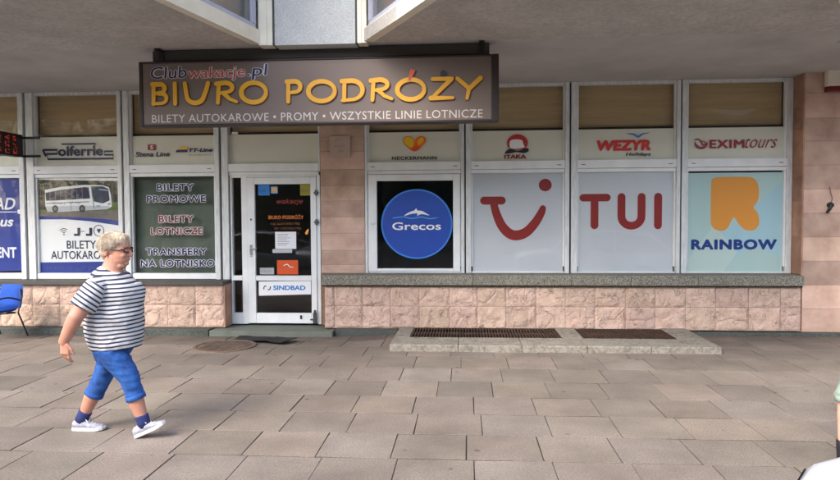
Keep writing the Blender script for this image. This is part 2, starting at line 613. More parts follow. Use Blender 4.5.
rows = [3.354, 3.53, 4.07, 4.61, 5.14, 5.68, 6.23, 6.82, 7.43, 8.04, 8.6, 9.15, 9.70]
offs = {2: 0.0, 3: 0.24, 4: 0.0, 5: 0.335, 6: 0.0, 7: 0.30, 8: 0.05, 9: 0.27, 10: 0.02, 11: 0.3}
pv = MB()
for ri in range(len(rows) - 1):
    y0, y1 = rows[ri], rows[ri + 1]
    off = offs.get(ri, 0.28 * (ri % 2))
    x = -13 * 0.555 * 2 + off
    while x < 14:
        wdt = 0.555
        if x < -2.2 and rnd.random() < 0.35:
            wdt = rnd.choice([0.7, 0.62, 0.48])
        gx = rnd.uniform(0.0008, 0.003)
        gy = rnd.uniform(0.003, 0.007)
        a, b_, c, d = x + gx, x + wdt - gx, y0 + gy, y1 - gy
        j = lambda s=0.0025: rnd.uniform(-s, s)
        h = [rnd.uniform(-0.004, 0.003) for _ in range(4)]
        br = rnd.uniform(0.86, 1.1)
        if rnd.random() < 0.08:
            br *= 0.88
        tn = (br * rnd.uniform(0.98, 1.03), br, br * rnd.uniform(0.96, 1.02))
        q = [(a + j(), c + j(), h[0]), (b_ + j(), c + j(), h[1]), (b_ + j(), d + j(), h[2]), (a + j(), d + j(), h[3])]
        e = 0.004
        mid = [(q[0][0] + e, q[0][1] + e), (q[1][0] - e, q[1][1] + e), (q[2][0] - e, q[2][1] - e), (q[3][0] + e, q[3][1] - e)]
        vs = [(p[0], p[1], -0.03) for p in q] + [(p[0], p[1], p[2] - 0.004) for p in q] + [(p[0], p[1], qq[2]) for p, qq in zip(mid, q)]
        vs = [(x_v, y_v, z_v + dip(x_v, y_v)) for x_v, y_v, z_v in vs]
        k0_ = len(pv.v)
        pv.add(vs, [(8, 9, 10, 11)] + [(4 + i, 4 + (i + 1) % 4, 8 + (i + 1) % 4, 8 + i) for i in range(4)] + [(i, (i + 1) % 4, 4 + (i + 1) % 4, 4 + i) for i in range(4)], tn)
        for q_ in range(8):
            pv.t[k0_ + q_] = tuple(c_ * (0.3 if q_ < 4 else 0.5) for c_ in tn)
        x += wdt
tag(pv.build('pavement', paving_mat()), kind='structure')

# ------------------------------------------------------------------ the building
D0, D1 = 10.1, 9.7
B = thing('shop_building', 'travel agency ground floor with pink stone base under a deep grey soffit', 'building', (0, 9.7, 0))


def stones(mb, cells, yf, relief, seed, joint=0.006, pillow=0.012, tv=0.1, res=10):
    r = random.Random(seed)
    for (x0, x1, z0, z1) in cells:
        br = r.uniform(1 - tv, 1 + tv * 0.5)
        tn = (br, br * r.uniform(0.97, 1.01), br * r.uniform(0.96, 1.01))
        sx, sz = r.uniform(0, 50), r.uniform(0, 50)
        tilt = (r.uniform(-1, 1) * relief * 0.8, r.uniform(-1, 1) * relief * 0.8)
        cx0, cx1, cz0, cz1 = x0 + joint * r.uniform(0.5, 1.2), x1 - joint * r.uniform(0.5, 1.2), z0 + joint * r.uniform(0.5, 1), z1 - joint * r.uniform(0.5, 1)
        nx = max(3, int(res * (x1 - x0) / 0.42))
        nz_ = max(3, int(res * (z1 - z0) / 0.42))

        def fn(u, v):
            X = cx0 + u * (cx1 - cx0)
            Z = cz0 + v * (cz1 - cz0)
            nn = noise.noise(Vector((X * 5 + sx, Z * 5 + sz, 1))) + 0.6 * noise.noise(Vector((X * 13 + sx, Z * 11, sz)))
            cr = abs(noise.noise(Vector((X * 3.2 + sz, Z * 4.5 + sx, 7))))
            nn -= max(0, 0.10 - cr) * 9
            edge = min(1, min(u, 1 - u) * nx * 0.9, min(v, 1 - v) * nz_ * 0.9)
            dd = relief * (nn + 0.3) + tilt[0] * (u - 0.5) + tilt[1] * (v - 0.5)
            return (X, yf - edge * max(0.0015, pillow + dd), Z)
        k = len(mb.v)
        mb.grid(nx, nz_, fn, tn)
        # skirts back into the joint
        mb.add([(cx0, yf, cz0), (cx1, yf, cz0), (cx1, yf, cz1), (cx0, yf, cz1), (cx0, yf + 0.02, cz0), (cx1, yf + 0.02, cz0), (cx1, yf + 0.02, cz1), (cx0, yf + 0.02, cz1)],
               [(0, 4, 5, 1), (1, 5, 6, 2), (2, 6, 7, 3), (3, 7, 4, 0)], tn)


# base wall, right and left of the door
XR = [-2.16, -2.013, -1.581, -1.152, -0.71, -0.256, 0.165, 0.598, 1.044, 1.479, 1.912, 2.356, 2.79, 3.229, 3.657, 4.125, 4.576, 4.862]
XL = [-11.0, -10.5, -10.05, -9.6, -9.15, -8.72, -8.26, -7.83, -7.381, -6.849, -6.403, -5.96, -5.51, -5.08, -4.646, -4.198, -3.745]
bw = MB()
cells = []
for a, b_ in zip(XR[:-1], XR[1:]):
    cells += [(a, b_, 0.055, 0.395), (a, b_, 0.395, 0.70)]
for a, b_ in zip(XL[:-1], XL[1:]):
    cells += [(a, b_, 0.05, 0.40), (a, b_, 0.40, 0.712)]
for k_, (cc_, a, b_, zt) in enumerate(((cells[:2 * (len(XR) - 1)], -2.165, 4.86, 0.70), (cells[2 * (len(XR) - 1):], -11, -3.74, 0.712))):
    bw = MB()
    stones(bw, cc_, 9.715, 0.018, 11 + k_, joint=0.0035, pillow=0.007, tv=0.14, res=15)
    base_wall = bw.build('base_wall', STONE, B, smooth=False)
    MB().box(a, b_, 9.722, 10.14, 0.05, zt).build('mortar_backing', MORT, base_wall)
# brown polished reveal beside the door
MB().box(-3.739, -3.722, 9.70, 10.06, 0.055, 0.712).build('reveal_slab', PIERD, B)
for q in ((-11, -3.92, 9.52, 9.712, -0.1, 0.048), (-1.98, -1.03, 9.60, 9.712, -0.1, 0.053), (3.27, 11, 9.58, 9.69, -0.02, 0.045)):
    MB().box(*q).build('plinth', GRAND, B, bevel=0.006)
# sills
sl = MB()
xs_ = [-2.19, 0.1, 1.56, 2.42, 3.38, 4.858]
for a, b_ in zip(xs_[:-1], xs_[1:]):
    sl.box(a + 0.002, b_ - 0.002, 9.63, 10.07, 0.722, 0.872)
sl.build('sill', GRAN, B, bevel=0.008)
MB().box(-2.18, 4.852, 9.655, 10.05, 0.701, 0.721).build('gap_shade_strip', mat('gap_shade', srgb(58, 48, 40), 0.9, var=0.3, scale=9), B)  # dark strip stands for the shadow gap below the sill
s2 = MB().box(-11, -3.73, 9.645, 10.05, 0.715, 0.768).build('sill', mat('sill_dark', srgb(76, 74, 70), 0.7, var=0.25, scale=5), B, bevel=0.004)


def courses(mb, x0, x1, zs, yf, seed, relief, tv):
    stones(mb, [(x0, x1, a, b_) for a, b_ in zip(zs[:-1], zs[1:])], yf, relief, seed, joint=0.003, pillow=0.004, tv=tv, res=7)


# pier between door and windows
zs = [0.872, 1.008, 1.23, 1.50, 1.753, 2.006, 2.243, 2.495, 2.777, 2.997, 3.185, 3.42, 3.6, 3.79]
cp = MB()
courses(cp, -2.272, -1.574, zs, 10.0, 5, 0.003, 0.2)
cpo = cp.build('pier', PIER, B)
MB().box(-2.27, -1.576, 10.006, 10.3, 0.88, 3.80).build('pier_core', MORT, cpo)
MB().box(-2.27, -2.17, 10.0, 10.3, 0.05, 0.868).build('pier_foot', MORT, cpo)
# right pier
zr = [0.047, 0.382, 0.732, 1.08, 1.427, 1.774, 2.119, 2.464, 2.808, 3.136, 3.492, 3.79]
rp = MB()
for i, (a, b_) in enumerate(zip([4.868, 5.9, 7.0, 8.1, 9.2], [5.9, 7.0, 8.1, 9.2, 11.0])):
    courses(rp, a, b_, zr, 9.7, 30 + i, 0.0025, 0.26)
rpo = rp.build('pier', PIER, B)
MB().box(4.872, 11, 9.707, 10.3, 0.04, 3.80).build('pier_core', MORT, rpo)
rv = MB()
r_ = random.Random(8)
for a, b_ in zip([0.88, 1.427, 1.95, 2.30, 3.0, 3.30], [1.424, 1.947, 2.297, 2.997, 3.297, 3.79]):
    br = r_.uniform(0.8, 1.05)
    rv.box(4.856, 4.871, 9.712, 10.06, a + 0.002, b_, (br, br * 0.98, br * 0.95))
rv.build('pier_reveal', PIERD, rpo)
MB().box(4.846, 4.866, 9.693, 9.712, 0.72, 3.79).build('corner_strip', PIERD, rpo)

# soffit
ZS = 3.785
zig = [(-11, 7.45), (-8.3, 7.45), (-7.2, 7.45), (-5.9, 4.95), (-3.01, 4.95), (-2.40, 7.485), (-1.19, 7.485), (0.29, 4.95), (2.66, 4.95), (4.26, 7.44), (5.4, 7.44), (6.9, 4.95), (9.5, 4.95), (11, 7.44)]
MB().box(-11, 11, 7.50, 14.2, ZS, ZS + 0.3).build('soffit', SOF2, B)
fs_ = MB()
fs_.prism(zig + [(11, 7.497), (-11, 7.497)], ZS - 0.012, ZS + 0.13)
fs_.build('soffit', SOF, B)
# upper floor: pebbledash columns and oriel windows between them
for (a, b_) in ((-8.3, -7.2), (4.36, 5.3), (-2.21, -1.265)):
    peb = MB().box(a, b_, 7.445, 7.998, ZS - 0.03, 7.4).build('pebbledash_panel', PEB, B)
ri_ = MB()
ri_.box(-2.235, -2.214, 7.455, 7.6, ZS - 0.02, 6.4)
ri_.box(-1.262, -1.243, 7.455, 7.6, ZS - 0.02, 6.4)
ri_.build('gasket', ALUD, peb)
CREAM = mat('cream_frame', srgb(226, 222, 206), 0.5, var=0.1, scale=5)
MAUVE = mat('bluish_frame', srgb(176, 180, 200), 0.5, var=0.1, scale=4)
CURT = mat('brown_curtain', srgb(190, 148, 118), 0.8, var=0.2, scale=4, stretch=(8, 8, 0.3))


def seg_box(mb, p, q, off0, off1, z0, z1, s0=0.0, s1=0.0):
    """box along a plan segment, offset to its left side"""
    p, q = Vector(p), Vector(q)
    t = (q - p).normalized()
    nn = Vector((-t.y, t.x))
    a = p + t * s0
    b_ = q - t * s1
    mb.prism([tuple(a + nn * off0), tuple(b_ + nn * off0), tuple(b_ + nn * off1), tuple(a + nn * off1)][::1] if off1 > off0 else [tuple(a + nn * off1), tuple(b_ + nn * off1), tuple(b_ + nn * off0), tuple(a + nn * off0)], z0, z1)


def oriel(pts):
    rail, post, gl, cu, topb = MB(), MB(), MB(), MB(), MB()
    for i in range(3):
        p, q = pts[i], pts[i + 1]
        seg_box(rail, p, q, -0.02, 0.08, ZS - 0.016, ZS + 0.145, 0.02, 0.02)
        seg_box(post, p, q, 0.0, 0.07, ZS + 0.147, ZS + 0.20, 0.06, 0.06)
        seg_box(topb, p, q, -0.02, 0.08, 6.2, 7.4, 0.0, 0.0)
        seg_box(gl, p, q, 0.02, 0.03, ZS + 0.2, 6.2, 0.05, 0.05)
        seg_box(cu, p, q, 0.12, 0.13, ZS + 0.16, 6.2, 0.2, 0.2)
        L_ = (Vector(q) - Vector(p)).length
        for k in range(3):
            s = 0.06 + k * (L_ - 0.2) / 2
            t = (Vector(q) - Vector(p)).normalized()
            a = Vector(p) + t * s
            seg_box(post, tuple(a), tuple(a + t * 0.08), -0.005, 0.075, ZS + 0.202, 6.2)
    f = rail.build('oriel_window', CREAM, B)
    topb.build('parapet', PEB, f)
    post.build('frame', MAUVE, f)
    gl.build('pane', GLASS, f)
    cu.build('curtain', CURT, f)


oriel([(-7.2, 7.45), (-5.9, 4.95), (-3.01, 4.95), (-2.40, 7.44)])
oriel([(-1.13, 7.44), (0.29, 4.95), (2.66, 4.95), (4.26, 7.44)])
oriel([(5.4, 7.44), (6.9, 4.95), (9.5, 4.95), (11, 7.44)])
ps = MB()
for a, b_ in ((-2.40, -2.30), (-1.19, -1.13)):
    ps.box(a, b_, 7.43, 7.6, ZS - 0.03, 6.4)
ps.box(-2.30, -2.237, 7.44, 7.6, ZS - 0.03, 6.4)
ps.box(-1.241, -1.192, 7.44, 7.6, ZS - 0.03, 6.4)
ps.build('window_post', CREAM, B, bevel=0.004)
# shell behind: room and upper storey
for q in ((-11, 11, 14.0, 14.2, 0.0, ZS - 0.002), (-11.2, -11.002, 9.72, 14.2, 0.0, 7.4), (11.002, 11.2, 9.72, 14.2, 0.0, 7.4), (-1.9, -1.8, 10.35, 13.9, 0.044, ZS - 0.01)):
    MB().box(*q).build('interior_wall', ROOM, B)
MB().box(-11, 11, 10.32, 13.99, 0.0, 0.04).build('interior_floor', ROOM, B)
MB().box(-11.2, 11.2, 8.0, 14.2, ZS + 0.31, 7.4).build('upper_storey', PEB, B)
MB().box(-11.3, 11.3, 4.8, 14.3, 7.402, 7.7).build('roof', CONC, B)
# a desk seen dimly inside
dk = MB()
dk.box(-6.0, -3.9, 11.3, 11.9, 0.72, 0.76)
dk.box(-5.95, -5.9, 11.3, 11.9, 0.04, 0.72)
dk.box(-4.0, -3.95, 11.3, 11.9, 0.04, 0.72)
dk.build('desk', mat('wood', srgb(140, 100, 66), 0.5, var=0.2), B)

# head rail and mullions
for a, b_ in ((-9.0, -7.214), (-6.969, -5.556), (-5.368, -3.968), (-3.75, -2.277), (-1.569, -0.076), (0.083, 1.512), (1.698, 3.169), (3.329, 4.773)):
    MB().box(a, b_, 10.03, 10.10, 3.735, 3.783).build('head_rail', ALU, B)


def mullion(x0, x1, z0, thin=False):
    mb, dk_ = MB(), MB()
    wd = x1 - x0
    if thin:
        mb.box(x0, x1, 10.0, 10.16, z0, ZS - 0.004)
        return mb.build('mullion', ALU, B, bevel=0.004)
    a = 0.34 * wd
    mb.box(x0, x0 + a, 9.985, 10.15, z0, ZS - 0.004)
    mb.box(x0 + a, x0 + 0.5 * wd, 10.045, 10.15, z0, ZS - 0.004)
    mb.box(x0 + 0.5 * wd, x1, 9.995, 10.15, z0, ZS - 0.004)
    o = mb.build('mullion', ALU, B, bevel=0.004)
    dk_.box(x0 + a + 0.002, x0 + 0.5 * wd - 0.002, 10.035, 10.046, z0, ZS - 0.01)
    dk_.build('gasket', ALUD, o)
    return o


for (a, b_, z0) in ((-7.212, -6.971, 0.77), (-5.554, -5.37, 0.77), (-3.966, -3.752, 0.77), (-0.074, 0.081, 0.875), (1.514, 1.696, 0.875), (3.171, 3.327, 0.875)):
    mullion(a, b_, z0)
mullion(4.777, 4.852, 0.875, True)
mullion(-1.570, -1.53, 0.875, True)
mullion(-2.30, -2.276, 2.47, True)
mullion(-9.2, -9.0, 0.77)


def window(x0, x1, zb, label, style='fix'):
    """frame of one bay, returned as a part of the building, with panes, transom film and blind"""
    f = MB()
    f.box(x0 + 0.002, x1 - 0.002, 9.995, 10.10, 2.475, 2.60)          # transom bar
    f.box(x0 + 0.002, x1 - 0.002, 10.02, 10.10, 2.415, 2.470)
    f.box(x0 + 0.002, x1 - 0.002, 10.02, 10.10, zb, zb + (0.09 if zb < 0.85 else 0.02))
    f.box(x0 + 0.002, x0 + 0.03, 10.03, 10.10, zb + 0.1, 2.413)
    f.box(x1 - 0.03, x1 - 0.002, 10.03, 10.10, zb + 0.1, 2.413)
    f.box(x0 + 0.002, x0 + 0.025, 10.035, 10.10, 2.602, 3.733)
    f.box(x1 - 0.025, x1 - 0.002, 10.035, 10.10, 2.602, 3.733)
    fr = f.build('window', ALUW, B, bevel=0.003)
    fr['label'] = label
    for sx in (x0 + 0.06, x1 - 0.12):
        MB().box(sx, sx + 0.06, 9.992, 9.9945, 2.525, 2.535).build('drain_slot', ALUD, fr)
    gp = MB()
    gp.rect(x0 + 0.025, x1 - 0.025, 2.60, 3.735, 10.055, 0.004)
    gp.build('pane', GLASST, fr)
    gp = MB()
    gp.rect(x0 + 0.025, x1 - 0.025, zb + 0.02, 2.415, 10.055, 0.004)
    gp.build('pane', GLASSL if x0 < -5.4 else GLASS, fr)
    MB().rect(x0 + 0.01, x1 - 0.01, 2.595, 3.068, 10.066, 0.002).build('film', FILM, fr)
    return fr


def top_blind(fr, x0, x1):
    b = MB()
    b.rect(x0 + 0.0, x1 - 0.0, 3.10, 3.78, 10.19, 0.01)
    for k in range(5):
        b.box(x0 + 0.01, x1 - 0.01, 10.183, 10.189, 3.14 + k * 0.12, 3.20 + k * 0.12)
    b.build('blind', BRN, fr)
    MB().box(x0 + 0.01, x1 - 0.01, 10.13, 10.18, 3.05, 3.11).build('blind_rail', mat('dark_brown', srgb(52, 38, 30), 0.6), fr)


bays = {}
spec = [('a', -9.0, -7.212, 0.775, 'window with a deep blue poster'), ('b', -6.971, -5.554, 0.775, 'window with a coach picture poster'),
        ('c', -5.37, -3.966, 0.775, 'window with navy and maroon lettering on green'), ('d', -1.53, -0.074, 0.875, 'window with a round blue sticker'),
        ('e', 0.081, 1.514, 0.875, 'window with a red smile on grey film'), ('f', 1.696, 3.171, 0.875, 'window with three large red letters'),
        ('g', 3.327, 4.777, 0.875, 'window with a big orange letter')]
for k, a, b_, zb, lb in spec:
    bays[k] = window(a, b_, zb, lb)
    top_blind(bays[k], a, b_)

YP = 10.068     # posters sit just behind the pane

# bay a: blue poster
fa = bays['a']
po = MB().plate([(-8.95, 0.86), (-7.215, 0.905), (-7.215, 2.40), (-8.95, 2.41)], YP, 0.003).build('poster', BLUEP, fa)
text('SINDBAD', -8.42, -7.345, 1.90, 2.10, YP - 0.002, WHITE, fa, bold=0.02, shear=0.25)
text('eurobus', -8.25, -7.385, 1.625, 1.79, YP - 0.002, WHITE, fa, bold=0.03, shear=0.25)
MB().stroke([(-8.3, 1.865), (-7.33, 1.865)], 0.014, YP - 0.002, 0.002, False).disc(-7.28, 1.868, 0.038, 0.038, YP - 0.002, 0.002).build('logo_line', WHITE, fa)
text('AGENT', -7.97, -7.347, 1.11, 1.29, YP - 0.002, WHITE, fa, bold=0.03)
text('UNITY', -8.6, -7.72, 2.775, 2.85, YP - 0.012, TEAL, fa, bold=0.02, shear=0.2)
text('LINE', -7.70, -7.24, 2.775, 2.85, YP - 0.012, NAVY2, fa, bold=0.02, shear=0.2)

# bay b: coach poster
fb = bays['b']


def P2(px, py):
    return (-6.969 + (px - 38) * 0.016918, 2.417 - (py - 178) * 0.01632)


def pp(*a):
    return [P2(x, y) for x, y in a]


y0 = YP
po = MB().plate(pp((38, 177.5), (124.5, 179), (124.5, 275), (38, 276)), y0, 0.003).build('poster', WHITE, fb)
FOREST = mat('forest_print', srgb(54, 58, 46), 0.5, var=0.7, scale=12, col2=srgb(16, 18, 15), stretch=(2.2, 1, 0.5))
MB().plate(pp((38.6, 180), (122.5, 182), (122.5, 221), (110, 219), (80, 217.5), (38.6, 215)), y0 - 0.0015, 0.001).build('forest_picture', FOREST, fb)
MB().plate(pp((38.6, 210), (60, 208), (110, 203), (122.5, 202), (122.5, 213), (70, 214), (38.6, 213.5)), y0 - 0.0022, 0.0005).build('grass_picture', mat('grass_print', srgb(96, 118, 52), 0.5, var=0.4, scale=12), fb)
MB().plate(pp((38.6, 212.5), (70, 212.5), (112, 210.5), (122.5, 212), (122.5, 221), (80, 218), (38.6, 216)), y0 - 0.0028, 0.0005).build('road_picture', mat('road_print', srgb(118, 112, 108), 0.5, var=0.2, scale=8), fb)
MB().plate(pp((46, 190), (60, 187.5), (86, 185.4), (104, 186), (110, 188), (112, 196), (112.5, 207), (108, 209.5), (60, 212), (48, 211.5), (46, 206)), y0 - 0.0036, 0.0005).build('coach_picture', WHITE, fb)
MB().plate(pp((46.5, 193), (60, 190.5), (86, 187.6), (90, 188), (91, 199), (60, 200.5), (47, 201)), y0 - 0.0042, 0.0005).build('coach_windows_picture', NAVY2, fb)
MB().plate(pp((92, 187), (104, 187), (109.5, 189.5), (110.5, 201), (104, 204), (95, 202)), y0 - 0.0042, 0.0005).build('coach_windscreen_picture', mat('windscreen_print', srgb(44, 62, 92), 0.4, var=0.5, scale=9), fb)
cd = MB()
for k in range(7):
    xk = 51 + k * 5.4
    cd.stroke(pp((xk, 191.8 - k * 0.55), (xk, 200.6 - k * 0.2)), 0.010, y0 - 0.0047, 0.0004, False)
cd.stroke(pp((47, 203.5), (90, 202.2)), 0.012, y0 - 0.0047, 0.0004, False)
cd.stroke(pp((92.5, 188), (95, 209)), 0.014, y0 - 0.0047, 0.0004, False)
cd.stroke(pp((72, 202.8), (72, 210.6)), 0.008, y0 - 0.0049, 0.0004, False)
cd.build('coach_seam_picture', GREYT, fb)
cd = MB()
cd.stroke(pp((97, 207), (101, 206.5)), 0.035, y0 - 0.0047, 0.0004, False).stroke(pp((108.5, 205), (111.5, 204.2)), 0.035, y0 - 0.0047, 0.0004, False).stroke(pp((100, 190), (109, 191)), 0.02, y0 - 0.0049, 0.0004, False)
cd.build('coach_lamp_picture', mat('lamp_print', srgb(150, 170, 190), 0.4), fb)
cd = MB()
cd.plate(pp((46.3, 206.5), (92, 206), (111, 206.8), (108, 209.7), (60, 212.2), (48, 211.6)), y0 - 0.0040, 0.0003).build('coach_skirt_picture', mat('skirt_print', srgb(196, 202, 212), 0.4), fb)
cd = MB()
for px_, w_ in ((41, .03), (44, .02), (52, .025), (63, .02), (74, .03), (95, .02), (113, .035), (118, .02)):
    cd.stroke(pp((px_, 181.5), (px_ + 0.4, 203)), w_, y0 - 0.0019, 0.0003, False)
cd.build('trunk_picture', mat('trunk_print', srgb(92, 84, 70), 0.5, var=0.4, scale=20), fb)
scrawl(P2(54, 0)[0], P2(66, 0)[0], P2(0, 204.6)[1], P2(0, 202.4)[1], y0 - 0.0052, NAVY, fb, 15)
scrawl(P2(70, 0)[0], P2(83, 0)[0], P2(0, 204.0)[1], P2(0, 201.8)[1], y0 - 0.0052, NAVY, fb, 16)
wh = MB()
for cx in (56, 83):
    c = P2(cx, 209)
    wh.disc(c[0], c[1], 0.052, 0.06, y0 - 0.0048, 0.0005, n=16)
wh.build('coach_wheel_picture', BLKT, fb)
wh = MB()
for cx in (56, 83):
    c = P2(cx, 209)
    wh.disc(c[0], c[1], 0.026, 0.03, y0 - 0.0054, 0.0004, n=12)
wh.build('coach_hub_picture', GREYT, fb)
cur = [(38.6, 216), (60, 216.8), (80, 217.8), (104, 219.4), (122.5, 221)]
MB().plate(pp(*cur, (122.5, 226.5), (110, 224.5), (90, 221.5), (65, 219.4), (38.6, 219.5)), y0 - 0.0032, 0.0005).build('blue_band', BLUEP, fb)
MB().plate(pp((38.6, 262.5), (123.5, 261.5), (123.5, 273.8), (38.6, 274.8)), y0 - 0.0015, 0.001).build('blue_band', BLUEP, fb)
scrawl(P2(46, 0)[0], P2(112, 0)[0], P2(0, 270)[1], P2(0, 266)[1], y0 - 0.003, mat('faint_gold', srgb(76, 86, 120), 0.5), fb, 14)
text('BILETY', P2(66.5, 0)[0], P2(96, 0)[0], P2(0, 248.8)[1], P2(0, 240.8)[1], y0 - 0.003, NAVY2, fb, bold=0.012)
text('AUTOKAROWE', P2(50.5, 0)[0], P2(114, 0)[0], P2(0, 259.3)[1], P2(0, 251)[1], y0 - 0.003, NAVY2, fb, bold=0.012)
ic = MB()
c = P2(64, 234.5)
for rr in (0.03, 0.062, 0.094):
    ic.stroke([(c[0] + rr * math.sin(R(a)), c[1] + rr * math.cos(R(a))) for a in range(-46, 47, 12)], 0.012, y0 - 0.003, 0.001, False)
ic.disc(c[0], c[1] - 0.005, 0.012, 0.012, y0 - 0.003, 0.001, 10)
ic.build('wireless_icon', NAVY2, fb)
ic = MB()
for px in (76, 88):
    ic.stroke(pp((px + (3 if px == 76 else 3), 228), (px + 3, 234)), 0.05, y0 - 0.003, 0.001, False)
    ic.stroke(pp((px - 2, 235), (px + 4, 235)), 0.035, y0 - 0.0036, 0.001, False)
ic.stroke(pp((81, 231.5), (85, 231.5)), 0.01, y0 - 0.003, 0.001, False)
ic.build('seat_icon', NAVY2, fb)
ic = MB()
c = P2(99, 231)
ic.stroke([(c[0] + 0.085 * math.sin(R(a)), c[1] + 0.09 * math.cos(R(a))) for a in range(0, 361, 20)], 0.012, y0 - 0.003, 0.001, False)
ic.plate([(c[0], c[1] - 0.045), (c[0] + 0.035, c[1] + 0.015), (c[0] + 0.018, c[1] + 0.038), (c[0], c[1] + 0.022), (c[0] - 0.018, c[1] + 0.038), (c[0] - 0.035, c[1] + 0.015)], y0 - 0.003, 0.001)
ic.build('heart_icon', NAVY2, fb)
# ferry company lettering on the transom film: outlined word with a ruled flag
YT = 10.05
pf = MB()
pf.stroke([(-6.52, 2.955), (-5.95, 2.955), (-5.99, 2.91)], 0.026, YT, 0.002, False)
pf.stroke([(-6.84, 2.865), (-6.60, 2.865), (-6.60, 2.80), (-6.78, 2.80), (-6.76, 2.715), (-5.66, 2.715), (-5.66, 2.775), (-5.8, 2.775), (-5.8, 2.83), (-5.66, 2.83)], 0.03, YT, 0.002, False)
pf.stroke([(-6.84, 2.868), (-6.79, 2.76)], 0.03, YT - 0.0008, 0.002, False)
text('olferrie', -6.585, -5.83, 2.762, 2.925, YT, NAVY2, fb, mb=pf, bold=0.028)
pf.build('lettering', NAVY2, fb)

# bay c: ticket lettering in front of a green board
fc = bays['c']
MB().rect(-5.36, -3.97, 0.82, 2.42, 10.2, 0.01).build('board', BOARD, fc)
for bd, xa, xb, za, zb_, mm in (('BILETY', -4.945, -4.335, 2.185, 2.30, NAVY), ('PROMOWE', -5.115, -4.14, 2.0, 2.115, NAVY),
                                ('BILETY', -4.925, -4.345, 1.68, 1.795, MRED), ('LOTNICZE', -5.06, -4.20, 1.485, 1.60, MRED),
                                ('TRANSFERY', -5.15, -4.14, 1.155, 1.27, NAVY), ('NA LOTNISKO', -5.24, -4.01, 0.965, 1.08, NAVY)):
    outlined(bd, xa, xb, za, zb_, 10.05, mm, WHITE, fc, bold=0.03, out=0.075, spacing=1.12)
text('Stena Line', -5.286, -4.72, 2.735, 2.815, YT, NAVY2, fc, bold=0.03, shear=0.12)
MB().rect(-5.08, -4.95, 2.84, 2.93, YT, 0.002).build('red_flag_mark', DRED, fc)
text('S', -5.04, -4.99, 2.855, 2.915, YT - 0.001, WHITE, fc, bold=0.03)
text('TT-Line', -4.41, -4.015, 2.80, 2.86, YT, NAVY, fc, bold=0.05, shear=0.2)
scrawl(-4.40, -4.03, 2.745, 2.768, YT, NAVY2, fc, 13)
MB().plate([(-4.60, 2.845), (-4.43, 2.845), (-4.42, 2.885), (-4.53, 2.885)], YT, 0.002).build('yellow_mark', YEL, fc)
MB().plate([(-4.63, 2.80), (-4.43, 2.80), (-4.43, 2.84), (-4.60, 2.84)], YT, 0.002).build('blue_mark', NAVY, fc)

# bay d: round blue sticker on dark glass
fd = bays['d']
wf = MB()
wf.box(-1.52, -1.385, 10.0, 10.05, 0.90, 2.41)
wf.box(-0.195, -0.085, 10.0, 10.05, 0.90, 2.41)
wf.box(-1.383, -0.197, 10.0, 10.05, 2.31, 2.41)
wf.box(-1.383, -0.197, 10.0, 10.05, 0.90, 0.945)
wf.build('sash', ALUW, fd, bevel=0.005)
MB().disc(-0.765, 1.637, 0.56, 0.545, 10.046, 0.002, n=64).build('sticker_rim', mat('sky_blue_print', srgb(50, 130, 220), 0.4), fd)
MB().disc(-0.765, 1.637, 0.535, 0.52, 10.0445, 0.001, n=64).build('round_sticker', mat('disc_blue', srgb(26, 74, 176), 0.4, var=0.15, scale=1.5), fd)
dl = [(-0.96, 1.765), (-0.92, 1.80), (-0.86, 1.83), (-0.80, 1.85), (-0.77, 1.885), (-0.755, 1.85), (-0.68, 1.84), (-0.61, 1.80), (-0.565, 1.77), (-0.64, 1.785), (-0.70, 1.79), (-0.76, 1.765), (-0.75, 1.80), (-0.82, 1.80), (-0.89, 1.785)]
MB().plate(catmull(dl, 3), 10.043, 0.001).build('dolphin_mark', WHITE, fd)
MB().stroke(catmull([(-1.15, 1.73), (-0.98, 1.75), (-0.85, 1.725), (-0.7, 1.745), (-0.55, 1.72), (-0.42, 1.74)], 4, False), [0.004] + [0.016] * 18 + [0.006] * 2, 10.043, 0.001, False).build('wave_mark', mat('wave_print', srgb(70, 160, 230), 0.4), fd)
text('Grecos', -1.15, -0.385, 1.545, 1.665, 10.043, WHITE, fd, bold=0.015)
scrawl(-1.475, -1.40, 1.625, 1.66, 9.998, TEAL, fd, 17)
ht = catmull([(-0.79, 2.765), (-0.93, 2.86), (-0.97, 2.94), (-0.92, 3.0), (-0.84, 2.99), (-0.79, 2.935), (-0.74, 2.99), (-0.66, 3.0), (-0.615, 2.94), (-0.66, 2.86)], 4)
MB().plate(ht, YT, 0.002).build('heart_mark', mat('heart_orange', srgb(232, 110, 30), 0.45, var=0.5, scale=4, col2=srgb(205, 52, 36)), fd)
MB().plate(catmull([(-0.84, 2.82), (-0.93, 2.88), (-0.965, 2.94), (-0.91, 2.995), (-0.83, 2.97), (-0.80, 2.90)], 4), YT - 0.001, 0.0005).build('heart_lobe_mark', YEL, fd)
MB().plate(catmull([(-0.73, 2.86), (-0.74, 2.93), (-0.68, 2.985), (-0.645, 2.95), (-0.68, 2.90)], 4), YT - 0.001, 0.0005).build('heart_lobe_mark', YEL, fd)
text('NECKERMANN', -1.148, -0.448, 2.637, 2.69, YT, BLKT, fd, bold=0.025, spacing=1.1)

